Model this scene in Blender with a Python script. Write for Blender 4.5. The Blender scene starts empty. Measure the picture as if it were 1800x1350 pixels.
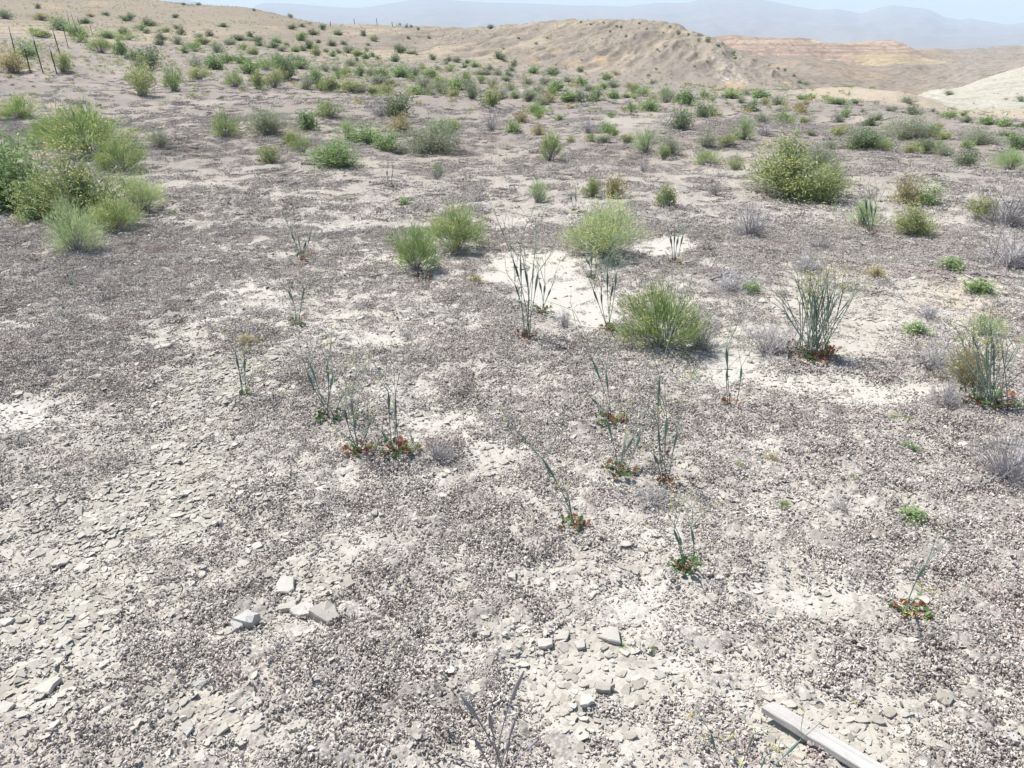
import bpy, math, random
import numpy as np
R = math.radians
rng = np.random.default_rng(7)
random.seed(7)
sc = bpy.context.scene

# ------------------------------------------------------------ camera, sky, sun, exposure
H, PITCH, F = 1.6, R(23.0), 1400.0          # eye height, downward pitch, focal length in photo pixels (1800 wide)
cam_d = bpy.data.cameras.new('camera'); cam = bpy.data.objects.new('camera', cam_d)
sc.collection.objects.link(cam); sc.camera = cam
cam.location = (0, 0, H); cam.rotation_euler = (R(90) - PITCH, 0, 0)
cam_d.sensor_width = 36; cam_d.lens = 28; cam_d.clip_start = 0.05; cam_d.clip_end = 40000
SUN_EL, SUN_AZ = R(60), R(-58)              # azimuth measured from +Y, negative = towards -X
world = bpy.data.worlds.new('World'); sc.world = world; world.use_nodes = True
wn = world.node_tree; bg = wn.nodes['Background']
sky = wn.nodes.new('ShaderNodeTexSky'); sky.sky_type = 'NISHITA'; sky.sun_disc = False
sky.sun_elevation = SUN_EL; sky.sun_rotation = SUN_AZ; sky.air_density = 1.0; sky.dust_density = 1.5; sky.ozone_density = 1.0
sky.altitude = 1200
wn.links.new(sky.outputs[0], bg.inputs[0]); bg.inputs[1].default_value = 0.09
sun_d = bpy.data.lights.new('sun', 'SUN'); sun_d.energy = 4.7; sun_d.angle = R(0.6); sun_d.color = (1.0, 0.965, 0.915)
sun = bpy.data.objects.new('sun', sun_d); sc.collection.objects.link(sun)
sd = (math.sin(SUN_AZ) * math.cos(SUN_EL), math.cos(SUN_AZ) * math.cos(SUN_EL), math.sin(SUN_EL))
from mathutils import Vector
sun.rotation_euler = Vector(sd).to_track_quat('Z', 'Y').to_euler()
sc.view_settings.view_transform = 'Standard'; sc.view_settings.look = 'None'
sc.view_settings.exposure = 0.74; sc.view_settings.gamma = 1.0
sc.render.engine = 'CYCLES'
sc.cycles.max_bounces = 5; sc.cycles.diffuse_bounces = 3; sc.cycles.transparent_max_bounces = 6
sc.cycles.volume_bounces = 1; sc.cycles.use_denoising = True
try: sc.cycles.denoiser = 'OPENIMAGEDENOISE'
except Exception: pass

# ------------------------------------------------------------ noise
def _h(ix, iy, s):
    n = (ix.astype(np.int64) * 374761393 + iy.astype(np.int64) * 668265263 + s * 1442695041) & 0xffffffff
    n = ((n ^ (n >> 13)) * 1274126177) & 0xffffffff
    n = (n ^ (n >> 16)) * 2246822519 & 0xffffffff
    return ((n ^ (n >> 15)) & 0xffffff) / float(0x1000000)
def vn(x, y, s=0):
    ix = np.floor(x); iy = np.floor(y); fx = x - ix; fy = y - iy
    fx = fx * fx * fx * (fx * (fx * 6 - 15) + 10); fy = fy * fy * fy * (fy * (fy * 6 - 15) + 10)
    a = _h(ix, iy, s); b = _h(ix + 1, iy, s); c = _h(ix, iy + 1, s); d = _h(ix + 1, iy + 1, s)
    return (a + (b - a) * fx) * (1 - fy) + (c + (d - c) * fx) * fy
def fbm(x, y, f, o=3, s=0, g=0.5):
    t = 0.0; a = 1.0; n = 0.0
    for i in range(o):
        c, q = math.cos(i * 1.1 + .3), math.sin(i * 1.1 + .3)
        t = t + a * vn((x * c - y * q) * f + 17.3 * i, (x * q + y * c) * f - 9.1 * i, s + i); n += a; a *= g; f *= 2.03
    return t / n
def worley(x, y, f, s=0):
    x = x * f; y = y * f; ix = np.floor(x); iy = np.floor(y)
    F1 = np.full(x.shape, 9.0); F2 = F1.copy(); idv = np.zeros(x.shape)
    for dx in (-1, 0, 1):
        for dy in (-1, 0, 1):
            cx = ix + dx; cy = iy + dy
            px = cx + .1 + .8 * _h(cx, cy, s); py = cy + .1 + .8 * _h(cx, cy, s + 5)
            d = np.hypot(px - x, py - y); m = d < F1
            F2 = np.where(m, F1, np.minimum(F2, d)); idv = np.where(m, _h(cx, cy, s + 9), idv); F1 = np.where(m, d, F1)
    return F1, F2, idv
def sm(e0, e1, x):
    t = np.clip((x - e0) / (e1 - e0), 0, 1); return t * t * (3 - 2 * t)

# ------------------------------------------------------------ terrain profile
def slope(py):                                # slope dZ/dY of the view line through image row py
    return np.tan(np.arctan((675.0 - np.asarray(py, float)) / F) - PITCH)
COLS = {
 -500: [(20,205),(28,165),(36,128),(45,110),(60,70),(90,10),(130,-60),(200,-110),(300,-130),(600,-60),(2000,60)],
 -150: [(20,203),(28,165),(36,129),(42,127),(60,88),(90,38),(130,-10),(190,-50),(260,-70),(400,-40),(700,20),(2000,70)],
 0:   [(20,202),(28,165),(34,131),(40,129),(60,92),(90,48),(130,12),(185,-25),(240,-40),(400,-10),(700,40),(2000,75)],
 150: [(20,205),(28,166),(38,135),(60,98),(90,60),(130,28),(180,0),(225,-14),(300,0),(400,30),(700,70),(2000,85)],
 300: [(20,207),(30,164),(45,128),(60,104),(90,70),(130,36),(165,12),(190,0),(260,15),(400,60),(700,85),(2000,92)],
 380: [(20,208),(30,165),(45,131),(60,108),(90,74),(130,34),(155,14),(178,8),(230,22),(400,70),(700,92),(2000,94)],
 450: [(20,208),(30,166),(45,134),(60,112),(90,78),(120,50),(150,24),(172,14),(220,30),(300,65),(700,95),(2000,95)],
 510: [(20,208),(30,166),(45,136),(60,116),(90,84),(120,60),(145,40),(165,28),(210,45),(300,80),(700,98),(2000,96)],
 560: [(20,208),(30,166),(45,138),(60,119),(90,88),(120,66),(145,52),(165,42),(200,45),(250,60),(400,90),(2000,98)],
 650: [(20,208),(30,167),(45,140),(60,121),(90,96),(120,74),(160,54),(200,43),(250,55),(400,90),(2000,98)],
 750: [(20,208),(30,167),(45,141),(60,123),(90,104),(110,92),(140,64),(170,50),(220,60),(400,95),(2000,98)],
 860: [(20,208),(30,167),(45,141),(60,124),(82,115),(95,104),(120,72),(150,51),(200,65),(400,100),(2000,98)],
 1000:[(20,208),(30,170),(45,148),(60,138),(75,130),(87,121),(100,98),(125,62),(148,41),(175,40),(200,55),(400,110),(2000,98)],
 1120:[(20,210),(30,175),(45,158),(60,150),(75,142),(90,117),(115,68),(142,40),(160,41),(200,65),(400,120),(2000,98)],
 1190:[(20,211),(30,178),(45,163),(60,155),(75,146),(90,122),(112,78),(138,47),(155,52),(200,85),(400,130),(2000,98)],
 1250:[(20,212),(30,180),(45,166),(60,160),(75,152),(90,132),(110,95),(132,66),(170,90),(260,150),(400,120),(560,85),(600,73),(700,95),(2000,98)],
 1290:[(20,212),(30,180),(45,166),(60,162),(75,156),(90,140),(106,108),(122,85),(160,110),(260,152),(400,120),(560,84),(600,72),(700,95),(2000,98)],
 1330:[(20,212),(30,180),(45,166),(60,163),(75,159),(90,143),(108,106),(140,135),(240,158),(380,138),(500,108),(585,84),(600,77),(700,95),(2000,98)],
 1400:[(20,212),(30,181),(45,164),(60,163),(85,158),(100,143),(140,165),(250,165),(350,142),(450,117),(520,98),(560,84),(600,76),(700,95),(2000,98)],
 1445:[(20,212),(30,180),(42,161),(52,160),(80,175),(130,185),(250,170),(350,145),(450,120),(540,98),(600,84),(700,98),(2000,98)],
 1500:[(20,213),(27,190),(36,168),(44,154),(50,157),(70,185),(120,210),(250,176),(350,152),(500,118),(600,98),(640,84),(800,100),(2000,98)],
 1580:[(20,216),(27,193),(36,172),(44,159),(50,165),(70,190),(120,205),(250,174),(350,154),(500,121),(600,92),(640,80),(800,100),(2000,98)],
 1640:[(20,220),(27,200),(36,183),(44,172),(50,178),(70,197),(100,180),(125,167),(150,166),(200,190),(270,168),(400,145),(600,112),(700,94),(900,105),(2000,98)],
 1690:[(20,224),(27,206),(36,196),(44,192),(50,197),(65,200),(90,180),(120,162),(150,156),(200,180),(300,165),(500,123),(800,93),(1000,105),(2000,98)],
 1750:[(20,228),(27,212),(36,205),(48,202),(60,201),(80,186),(110,155),(145,133),(200,165),(300,160),(500,118),(800,90),(1000,104),(2000,98)],
 1800:[(20,230),(27,214),(36,207),(48,204),(60,201),(80,183),(110,145),(150,115),(220,150),(300,142),(500,114),(800,88),(1000,103),(2000,98)],
 1950:[(20,232),(27,216),(36,208),(48,204),(60,200),(80,178),(110,125),(160,75),(240,100),(300,120),(500,110),(800,86),(1000,100),(2000,98)],
 2300:[(20,232),(27,216),(36,208),(48,204),(60,199),(80,178),(110,125),(160,75),(240,100),(300,120),(500,110),(800,86),(1000,100),(2000,98)],
}
NA, NL = 560, 520
A0, A1 = (-500 - 900) / 1519.0, (2300 - 900) / 1519.0
L0, L1 = math.log(11.0), math.log(2000.0)
ag = np.linspace(A0, A1, NA); lg = np.linspace(L0, L1, NL)
cx = sorted(COLS); prof = []
for c in cx:
    pts = COLS[c]; ys = np.array([p[0] for p in pts], float); q = slope([p[1] for p in pts]) + H / ys
    prof.append(np.interp(lg, np.concatenate([[L0, math.log(14)], np.log(ys)]), np.concatenate([[0, 0], q])))
prof = np.array(prof)
T = np.array([np.interp(ag * 1519 + 900, cx, prof[:, j]) for j in range(NL)]).T
def blur(a, n, ax):
    k = np.hanning(n + 2)[1:-1]; k /= k.sum(); pad = [(0, 0), (0, 0)]; pad[ax] = (n // 2, n // 2)
    return np.apply_along_axis(lambda v: np.convolve(v, k, 'valid'), ax, np.pad(a, pad, mode='edge'))
T = blur(blur(T, 7, 1), 13, 0)
def qsamp(a, l):
    u = np.clip((a - A0) / (A1 - A0) * (NA - 1), 0, NA - 1.001); v = np.clip((l - L0) / (L1 - L0) * (NL - 1), 0, NL - 1.001)
    i = u.astype(int); j = v.astype(int); fu = u - i; fv = v - j
    return (T[i, j] * (1 - fu) + T[i + 1, j] * fu) * (1 - fv) + (T[i, j + 1] * (1 - fu) + T[i + 1, j + 1] * fu) * fv
def zbase(X, Y):                              # terrain without the small crust relief
    X = np.asarray(X, float); Y = np.asarray(Y, float); Ys = np.maximum(Y, 1.0); a = X / np.maximum(Y, 2.0)
    z = np.where(Y > 11, Ys * qsamp(a, np.log(np.maximum(Ys, 11.0))), 0.0)
    z = z + 0.10 * (fbm(X, Y, .33, 3, 11) - .5) * sm(2.5, 8, Y)
    z = z + 0.35 * (fbm(X, Y, .13, 2, 23) - .5) * sm(10, 20, Y) * (1 - sm(60, 90, Y))
    z = z + 0.46 * (fbm(X, Y * .55, .30, 2, 31) - .5) * sm(9, 14, Y) * (1 - sm(45, 60, Y))
    z = z + 0.035 * (fbm(X, Y, 1.5, 2, 41) - .5)
    # rills running down the hill flanks
    px = a * 1519 + 900
    hm = sm(70, 100, Y) * (1 - sm(220, 260, Y))
    rr = 1 - np.abs(2 * fbm(X - .30 * Y, Y * .12, .22, 3, 51) - 1) * 2
    r2 = 1 - np.abs(2 * fbm(X - .30 * Y, Y * .16, .62, 3, 55) - 1) * 2
    z = z + hm * (rr * .42 + r2 * .30) * sm(500, 800, px) * (1 - sm(1650, 1700, px)) + hm * .6 * (fbm(X, Y, .06, 3, 61) - .5) + sm(20, 40, Y) * (1 - sm(220, 260, Y)) * .22 * (fbm(X, Y, .6, 3, 65, .6) - .5)
    fm = sm(250, 350, Y)
    z = z + fm * (1 - np.abs(2 * fbm(X, Y * .5, .02, 4, 71) - 1) * 2) * 5.0 * sm(1000, 1200, px)
    return z
def ray(px, py):
    u = (675 - py) / F; x = (px - 900) / F
    return np.array([x, math.cos(PITCH) + u * math.sin(PITCH), -math.sin(PITCH) + u * math.cos(PITCH)])
_YS = np.exp(np.linspace(math.log(.5), math.log(900), 3000))
def place(px, py):
    d = ray(px, py); t = _YS / d[1]; g = zbase(d[0] * t, _YS); rz = H + d[2] * t
    k = np.where(rz < g)[0]
    if not len(k): return place(px, py + 2)
    k = max(k[0], 1); e0 = rz[k - 1] - g[k - 1]; e1 = rz[k] - g[k]; w = e0 / (e0 - e1 + 1e-9)
    y = _YS[k - 1] + w * (_YS[k] - _YS[k - 1]); x = d[0] * y / d[1]
    return np.array([x, y, float(zbase(np.array([x]), np.array([y]))[0])])
def ppm(P): return F / (P[1] * math.cos(PITCH) + (H - P[2]) * math.sin(PITCH))   # photo pixels per metre at P

# ground patches given where they lie: (px, py, half width px, half height px, strength)
def patches(lst):
    out = []
    for (px, py, hw, hh, s) in lst:
        C = place(px, py); a = place(px, py - hh); b = place(px, py + hh)
        out.append((C[0], C[1], hw / ppm(C), max(.03, (a[1] - b[1]) / 2), C[0] / max(C[1], 1), s))
    return out
PALE = patches([(950,475,85,34,1.6),(985,520,80,56,1.6),(1035,560,60,26,1.6),(1060,470,60,14,.9),(1170,435,55,20,1.4),(1300,642,80,32,1.6),(1230,610,40,18,.9),(1420,672,120,24,1.5),(1560,692,120,26,1.4),
 (1450,600,190,70,.75),(1560,540,190,60,.7),(1480,480,140,30,.6),(20,735,60,26,1.3),(120,720,90,30,.6),(1000,1190,150,45,1.2),(980,1270,140,30,.8),(1430,1050,110,28,1.1),(1560,1065,60,18,.8),(1330,1030,60,18,.7),
 (790,745,80,34,.9),(860,790,80,30,.6),(590,1100,60,60,.8),(520,1070,90,40,.7),(640,590,120,30,.55),(520,530,110,30,.5),(820,560,80,24,.5),(900,660,120,26,.4),(700,690,60,20,.5),(300,600,120,30,.6),
 (1060,1040,140,26,.3),(640,1260,60,30,.6),(350,1110,80,30,.4),(420,1330,70,24,.8),(1220,1160,90,26,.9),(1380,1250,110,40,.6),(1480,1310,140,34,.7),(1700,1030,80,14,.5),(1150,960,60,20,.4),
 (640,288,60,12,1.0),(560,400,60,12,.6),(920,385,70,10,.5),(430,300,110,10,.6),(300,320,90,8,.6),(1310,300,70,9,.9),(1270,275,60,6,.8),(1110,214,75,9,1.1),(1000,235,70,16,.7),(960,215,40,6,.6),(1180,215,60,8,.7),
 (560,195,30,5,1.1),(370,182,26,5,.8),(1590,345,70,14,.9),(1720,350,60,10,.7),(1500,310,60,8,.6),(1680,380,110,22,.7),(1740,510,80,30,.6),(1120,320,60,6,.4),(640,230,60,9,.5),(700,275,40,7,.7),
 (330,140,60,4,.7),(240,128,60,4,.7),(640,155,60,4,.7),(880,165,60,4,.6),(1010,178,90,3,.7),(560,120,50,3,.8),(500,85,60,3,.7),(700,108,30,5,.8),(930,118,26,8,.8),(1250,195,60,4,.5),(1340,178,40,3,.8),
 (1400,250,60,5,.5),(1470,215,50,4,.6),(1750,300,50,7,.7),(1660,220,60,4,.6),(140,25,60,6,.5),(200,35,60,4,.7),(60,40,50,4,.7),(1320,1085,60,12,.7),(1250,990,50,14,.4)])
DARK = patches([(130,520,230,50,.9),(90,600,130,40,.8),(260,460,160,34,.7),(620,900,170,40,.9),(800,900,130,36,.7),(880,950,110,26,.6),(1450,820,230,60,.7),(1400,740,200,30,.8),(1600,760,120,50,.4),(1500,960,200,50,.8),
 (1700,860,130,60,.6),(1720,1130,110,60,.7),(480,890,90,30,.7),(700,1160,80,40,.6),(430,1180,90,40,.6),(180,1240,120,30,.5),(700,1230,90,40,.6),(430,360,200,24,.8),(220,400,80,22,1.0),(560,320,170,14,.5),(700,330,160,12,.5),(1000,300,150,14,.6),
 (450,250,260,14,.3),(640,180,220,8,.5),(400,180,120,8,.8),(1250,370,110,18,.6),(1000,400,100,18,.2),(1500,300,120,14,.5),(1300,420,160,18,.4),(1100,760,90,30,.4),(640,820,70,20,.6),(1300,1130,120,30,.4),(300,430,160,24,.4),(40,470,80,20,.6),(1750,980,60,40,.8)])
FLAKE = patches([(250,930,300,130,.9),(150,1050,220,90,.7),(300,1080,200,70,.6),(360,640,170,60,.8),(300,700,130,40,.7),(300,800,150,60,.8),(100,1200,160,110,.7),(330,1250,240,80,.5),(550,1030,90,60,.9),(1000,1150,200,60,.4),(1500,560,200,60,.5),(1650,520,120,40,.6),(1430,1290,300,60,.4),(620,550,150,40,.4),(1050,1240,150,60,.5)])
RED = patches([(130,1310,140,40,.3),(380,1190,60,30,.7),(720,1300,90,30,.7),(460,1180,70,40,.7),(660,1190,60,30,.5),(1230,1330,60,30,.5),(1100,1000,90,20,.3),(30,410,60,20,.9),(1280,1180,60,30,.3)])
TAN = patches([(985,250,60,16,1.0),(1020,240,40,10,.8),(640,225,60,8,.7),(560,250,40,8,.6),(100,415,100,16,.6),(1690,510,110,40,.5),(1750,560,80,40,.4)])
ORANGE = patches([(1055,103,12,6,1.0),(1012,112,22,5,.8),(1290,158,32,4,1.1),(940,110,14,3,.8),(975,92,16,6,.6),(90,10,30,5,.6),(480,48,16,3,.8),(170,6,20,4,.5)])
WHITEROCK = patches([(1278,128,18,22,.9),(1300,140,14,14,.8),(1262,105,12,10,.6)])
def pmask(lst, X, Y, nz):
    m = np.zeros(X.shape)
    for (cx_, cy_, rx, ry, a, s) in lst:
        dx = (X - cx_ - a * (Y - cy_)) / rx; dy = (Y - cy_) / ry
        d = np.sqrt(dx * dx + dy * dy)
        m = np.maximum(m, s * (sm(1.2, .75, d + (nz - .5) * .9) if s >= 1.2 else sm(1.35, .25, d + (nz - .5) * 1.5)))
    return m
def masks(X, Y):
    sc1 = np.clip(Y, 2, 60) ** -.5
    nz = fbm(X, Y, 3.2, 4, 101, .6); nz = np.where(Y > 8, fbm(X, Y, .9, 4, 103, .6), nz)
    big = fbm(X, Y, .9, 4, 111, .62)
    fine = fbm(X, Y, 9.0, 3, 117, .6)
    pale = pmask(PALE, X, Y, nz); dark = pmask(DARK, X, Y, nz); fl = pmask(FLAKE, X, Y, nz)
    pale = np.where(pale > 1.05, pale, pale * (.85 - .30 * sm(5, 7, Y)))
    crust = .50 + (big - .5) * .95 + (fine - .5) * 1.15 + dark * .38 - pale * .75 - np.clip(fl, 0, 1) * .18
    return np.clip(crust, 0, 1), np.clip(pale, 0, 1.6), fl, dark
def crustrelief(X, Y, crust, lod):            # clods and crust lumps, metres
    F1, F2, cid = worley(X + .02 * fbm(X, Y, 20, 2, 5), Y, 9.0, 3)
    z = .030 * crust * (1 - sm(.1, .95, F1)) * (1 - sm(.03, .09, lod))
    F1, F2, cid = worley(X, Y + .01 * fbm(X, Y, 40, 2, 8), 28.0, 13)
    z = z + (.012 * crust + .0022) * (cid * .7 + .3) * (1 - sm(.15, .9, F1)) * (1 - sm(.012, .035, lod))
    # cracks in the pale clay
    w1, w2, c1 = worley(X + .10 * fbm(X, Y, 9, 4, 6, .65), Y + .10 * fbm(X, Y, 9, 4, 7, .65), 11.0, 19)
    z = z - .007 * (1 - crust) * sm(.5, .62, fbm(X, Y, 1.7, 3, 91)) * (1 - sm(0, .07, w2 - w1)) * (1 - sm(.006, .02, lod))
    F1, F2, cid = worley(X, Y, 75.0, 23)
    z = z + .0055 * (crust * .8 + .12) * (cid) * (1 - sm(.2, .8, F1)) * (1 - sm(.004, .012, lod))
    z = z + .10 * sm(.02, .06, lod) * (1 - sm(.25, .6, lod)) * (fbm(X, Y, 2.2, 3, 81) - .5)
    return z

# ------------------------------------------------------------ helpers for objects
COLL = sc.collection
def tag(o, label=None, cat=None, group=None, kind=None):
    if label: o['label'] = label
    if cat: o['category'] = cat
    if group: o['group'] = group
    if kind: o['kind'] = kind
    return o
def empty(name, loc=(0, 0, 0), rz=0.0):
    o = bpy.data.objects.new(name, None); o.empty_display_size = .1; COLL.objects.link(o); o.location = loc; o.rotation_euler = (0, 0, rz); return o
def newmesh(name, V, Fq, smooth=False, attrs=None, mats=(), mi=None):
    V = np.asarray(V, np.float32); Fq = np.asarray(Fq, np.int32); k = Fq.shape[1]
    me = bpy.data.meshes.new(name); me.vertices.add(len(V)); me.vertices.foreach_set('co', V.ravel())
    me.loops.add(len(Fq) * k); me.loops.foreach_set('vertex_index', Fq.ravel())
    me.polygons.add(len(Fq)); me.polygons.foreach_set('loop_start', np.arange(0, len(Fq) * k, k, dtype=np.int32))
    me.polygons.foreach_set('use_smooth', np.full(len(Fq), smooth, bool))
    if mi is not None: me.polygons.foreach_set('material_index', np.asarray(mi, np.int32))
    me.update(calc_edges=True)
    for n, v in (attrs or {}).items():
        v = np.asarray(v, np.float32)
        if v.ndim == 2 and v.shape[1] == 4: a = me.attributes.new(n, 'FLOAT_COLOR', 'POINT'); a.data.foreach_set('color', v.ravel())
        elif v.ndim == 2: a = me.attributes.new(n, 'FLOAT_VECTOR', 'POINT'); a.data.foreach_set('vector', v.ravel())
        else: a = me.attributes.new(n, 'FLOAT', 'POINT'); a.data.foreach_set('value', v)
    for m in mats: me.materials.append(m)
    return me
def link(name, me, parent=None, loc=None):
    o = bpy.data.objects.new(name, me); COLL.objects.link(o)
    if parent is not None: o.parent = parent
    if loc is not None: o.location = loc
    return o
class Buf:                                    # quads with a per-vertex random value and a material index
    def __init__(s): s.V = []; s.Q = []; s.r = []; s.m = []; s.n = 0
    def add(s, V, Q, r, m=0):
        V = np.asarray(V, float); Q = np.asarray(Q, int)
        s.V.append(V); s.Q.append(Q + s.n); s.r.append(np.broadcast_to(np.asarray(r, float), (len(V),)).copy()); s.m.append(np.full(len(Q), m)); s.n += len(V)
    def mesh(s, name, mats, smooth=False):
        return newmesh(name, np.concatenate(s.V), np.concatenate(s.Q), smooth, {'rnd': np.concatenate(s.r)}, mats, np.concatenate(s.m))
    def blades(s, P, D, W, r, m=0, wid=.4):   # one pointed leaf or needle per row
        n = len(P); P = np.asarray(P, float); D = np.asarray(D, float)
        S = np.cross(D, rng.normal(size=(n, 3))); S /= np.linalg.norm(S, axis=1, keepdims=True) + 1e-9
        W = np.broadcast_to(np.asarray(W, float), (n,))[:, None]
        V = np.stack([P, P + D * wid + S * W * .5, P + D, P + D * wid - S * W * .5], 1).reshape(-1, 3)
        s.add(V, np.arange(4 * n).reshape(n, 4), np.repeat(np.broadcast_to(r, (n,)), 4), m)
    def tube(s, pts, rad, r=.5, m=0, k=4):
        pts = np.asarray(pts, float); n = len(pts); rad = np.broadcast_to(np.asarray(rad, float), (n,))
        t = np.gradient(pts, axis=0); t /= np.linalg.norm(t, axis=1, keepdims=True) + 1e-9
        ref = np.array([.31, .57, .12]) if abs(t[0][2]) > .6 else np.array([0, 0, 1.0])
        u = np.cross(t, ref); u /= np.linalg.norm(u, axis=1, keepdims=True) + 1e-9; v = np.cross(t, u)
        an = np.arange(k) * 2 * math.pi / k
        V = (pts[:, None] + rad[:, None, None] * (np.cos(an)[None, :, None] * u[:, None] + np.sin(an)[None, :, None] * v[:, None])).reshape(-1, 3)
        Q = []
        for i in range(n - 1):
            for j in range(k):
                a = i * k + j; b = i * k + (j + 1) % k; Q.append((a, b, b + k, a + k))
        s.add(V, Q, r, m)

def curve_pts(p0, d, L, bend, n):
    t = np.linspace(0, 1, n)[:, None]; d = d / np.linalg.norm(d); return p0 + d * L * t + bend * L * t * t
# ------------------------------------------------------------ materials
def nt(name):
    m = bpy.data.materials.new(name); m.use_nodes = True; return m, m.node_tree, m.node_tree.nodes['Principled BSDF'], m.node_tree.nodes['Material Output']
def N(t, typ, **kw):
    n = t.nodes.new(typ)
    for k, v in kw.items():
        if k.startswith('i_'): n.inputs[int(k[2:]) if k[2:].isdigit() else k[2:].replace('_', ' ')].default_value = v
        else: setattr(n, k, v)
    return n
def mixc(t, fac, a, b, mode='MIX'):
    n = t.nodes.new('ShaderNodeMix'); n.data_type = 'RGBA'; n.blend_type = mode
    for s, v in ((0, fac), (6, a), (7, b)):
        if isinstance(v, (float, int)): n.inputs[s].default_value = v
        elif isinstance(v, tuple): n.inputs[s].default_value = (*v[:3], 1)
        else: t.links.new(v, n.inputs[s])
    return n.outputs[2]
def ramp(t, fac, stops, interp='LINEAR'):
    n = t.nodes.new('ShaderNodeValToRGB'); e = n.color_ramp; e.interpolation = interp
    while len(e.elements) < len(stops): e.elements.new(.5)
    for el, (p, c) in zip(e.elements, stops): el.position = p; el.color = (*c, 1) if len(c) == 3 else c
    t.links.new(fac, n.inputs[0]); return n.outputs[0]
def math_(t, op, a, b=None, clamp=False):
    n = t.nodes.new('ShaderNodeMath'); n.operation = op; n.use_clamp = clamp
    for i, v in enumerate((a, b)):
        if v is None: continue
        if isinstance(v, (int, float)): n.inputs[i].default_value = v
        else: t.links.new(v, n.inputs[i])
    return n.outputs[0]
def plantmat(name, stops, rough=.75, trans=.35):
    m, t, p, o = nt(name)
    a = N(t, 'ShaderNodeAttribute', attribute_name='rnd'); oi = N(t, 'ShaderNodeObjectInfo')
    v = math_(t, 'ADD', a.outputs['Fac'], math_(t, 'MULTIPLY', math_(t, 'SUBTRACT', oi.outputs['Random'], .5), .25), True)
    c = ramp(t, v, stops); t.links.new(c, p.inputs['Base Color']); p.inputs['Roughness'].default_value = rough
    p.inputs['Specular IOR Level'].default_value = .25
    if trans:
        tr = N(t, 'ShaderNodeBsdfTranslucent'); t.links.new(c, tr.inputs[0]); mx = N(t, 'ShaderNodeMixShader'); mx.inputs[0].default_value = trans
        t.links.new(p.outputs[0], mx.inputs[1]); t.links.new(tr.outputs[0], mx.inputs[2]); t.links.new(mx.outputs[0], o.inputs[0])
    return m
M = {
 'b': plantmat('broom_green', [(0, (0.148,0.219,0.083)), (.5, (0.260,0.377,0.126)), (.85, (0.418,0.508,0.202)), (1, (0.581,0.593,0.299))]),
 'p': plantmat('pale_green', [(0, (0.252,0.337,0.161)), (.5, (0.4,0.519,0.245)), (1, (0.641,0.693,0.393))]),
 'g': plantmat('leaf_green', [(0, (0.151,0.238,0.099)), (.5, (0.267,0.375,0.159)), (1, (0.522,0.610,0.302))]),
 's': plantmat('sage_grey', [(0, (0.197,0.218,0.15)), (.5, (0.326,0.362,0.238)), (1, (0.545,0.558,0.387))]),
 'd': plantmat('dark_green', [(0, (0.093,0.135,0.072)), (.5, (0.177,0.243,0.120)), (1, (0.331,0.391,0.218))]),
 'y': plantmat('yellow_green', [(0, (0.151,0.208,0.094)), (.5, (0.277,0.351,0.147)), (.8, (0.445,0.469,0.217)), (1, (0.592,0.56,0.315))]),
 'o': plantmat('olive_brown', [(0, (0.216,0.203,0.102)), (.5, (0.396,0.351,0.174)), (1, (0.631,0.508,0.282))]),
 't': plantmat('dead_twig', [(0, (.20,.185,.185)), (.6, (.37,.35,.355)), (1, (.56,.54,.545))], trans=0),
 'wood': plantmat('woody_stem', [(0, (.15,.13,.12)), (.6, (.32,.295,.275)), (1, (.52,.49,.46))], trans=0),
 'fl': plantmat('yellow_flower', [(0, (.50,.44,.10)), (.6, (.68,.62,.22)), (1, (.80,.74,.42))]),
 'straw': plantmat('straw_seedhead', [(0, (.50,.38,.16)), (.6, (.64,.52,.27)), (1, (.76,.68,.44))]),
 'teal': plantmat('trumpet_stem_blue_green', [(0, (.07,.12,.10)), (.6, (.14,.22,.17)), (1, (.27,.35,.23))], .5, 0),
 'duststem': plantmat('dusty_grey_green_stem', [(0, (.16,.17,.15)), (.6, (.27,.29,.25)), (1, (.40,.43,.34))], .6, 0),
 'ros': plantmat('rosette_green', [(0, (.07,.16,.05)), (.6, (.14,.26,.09)), (1, (.26,.36,.14))], .5),
 'red': plantmat('rosette_red', [(0, (.16,.06,.045)), (.5, (.265,.105,.065)), (1, (.39,.24,.13))], .55),
 'grey': plantmat('dead_grey_stem', [(0, (.15,.13,.13)), (.6, (.30,.28,.29)), (1, (.48,.46,.46))], .7, 0),
}
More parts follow.
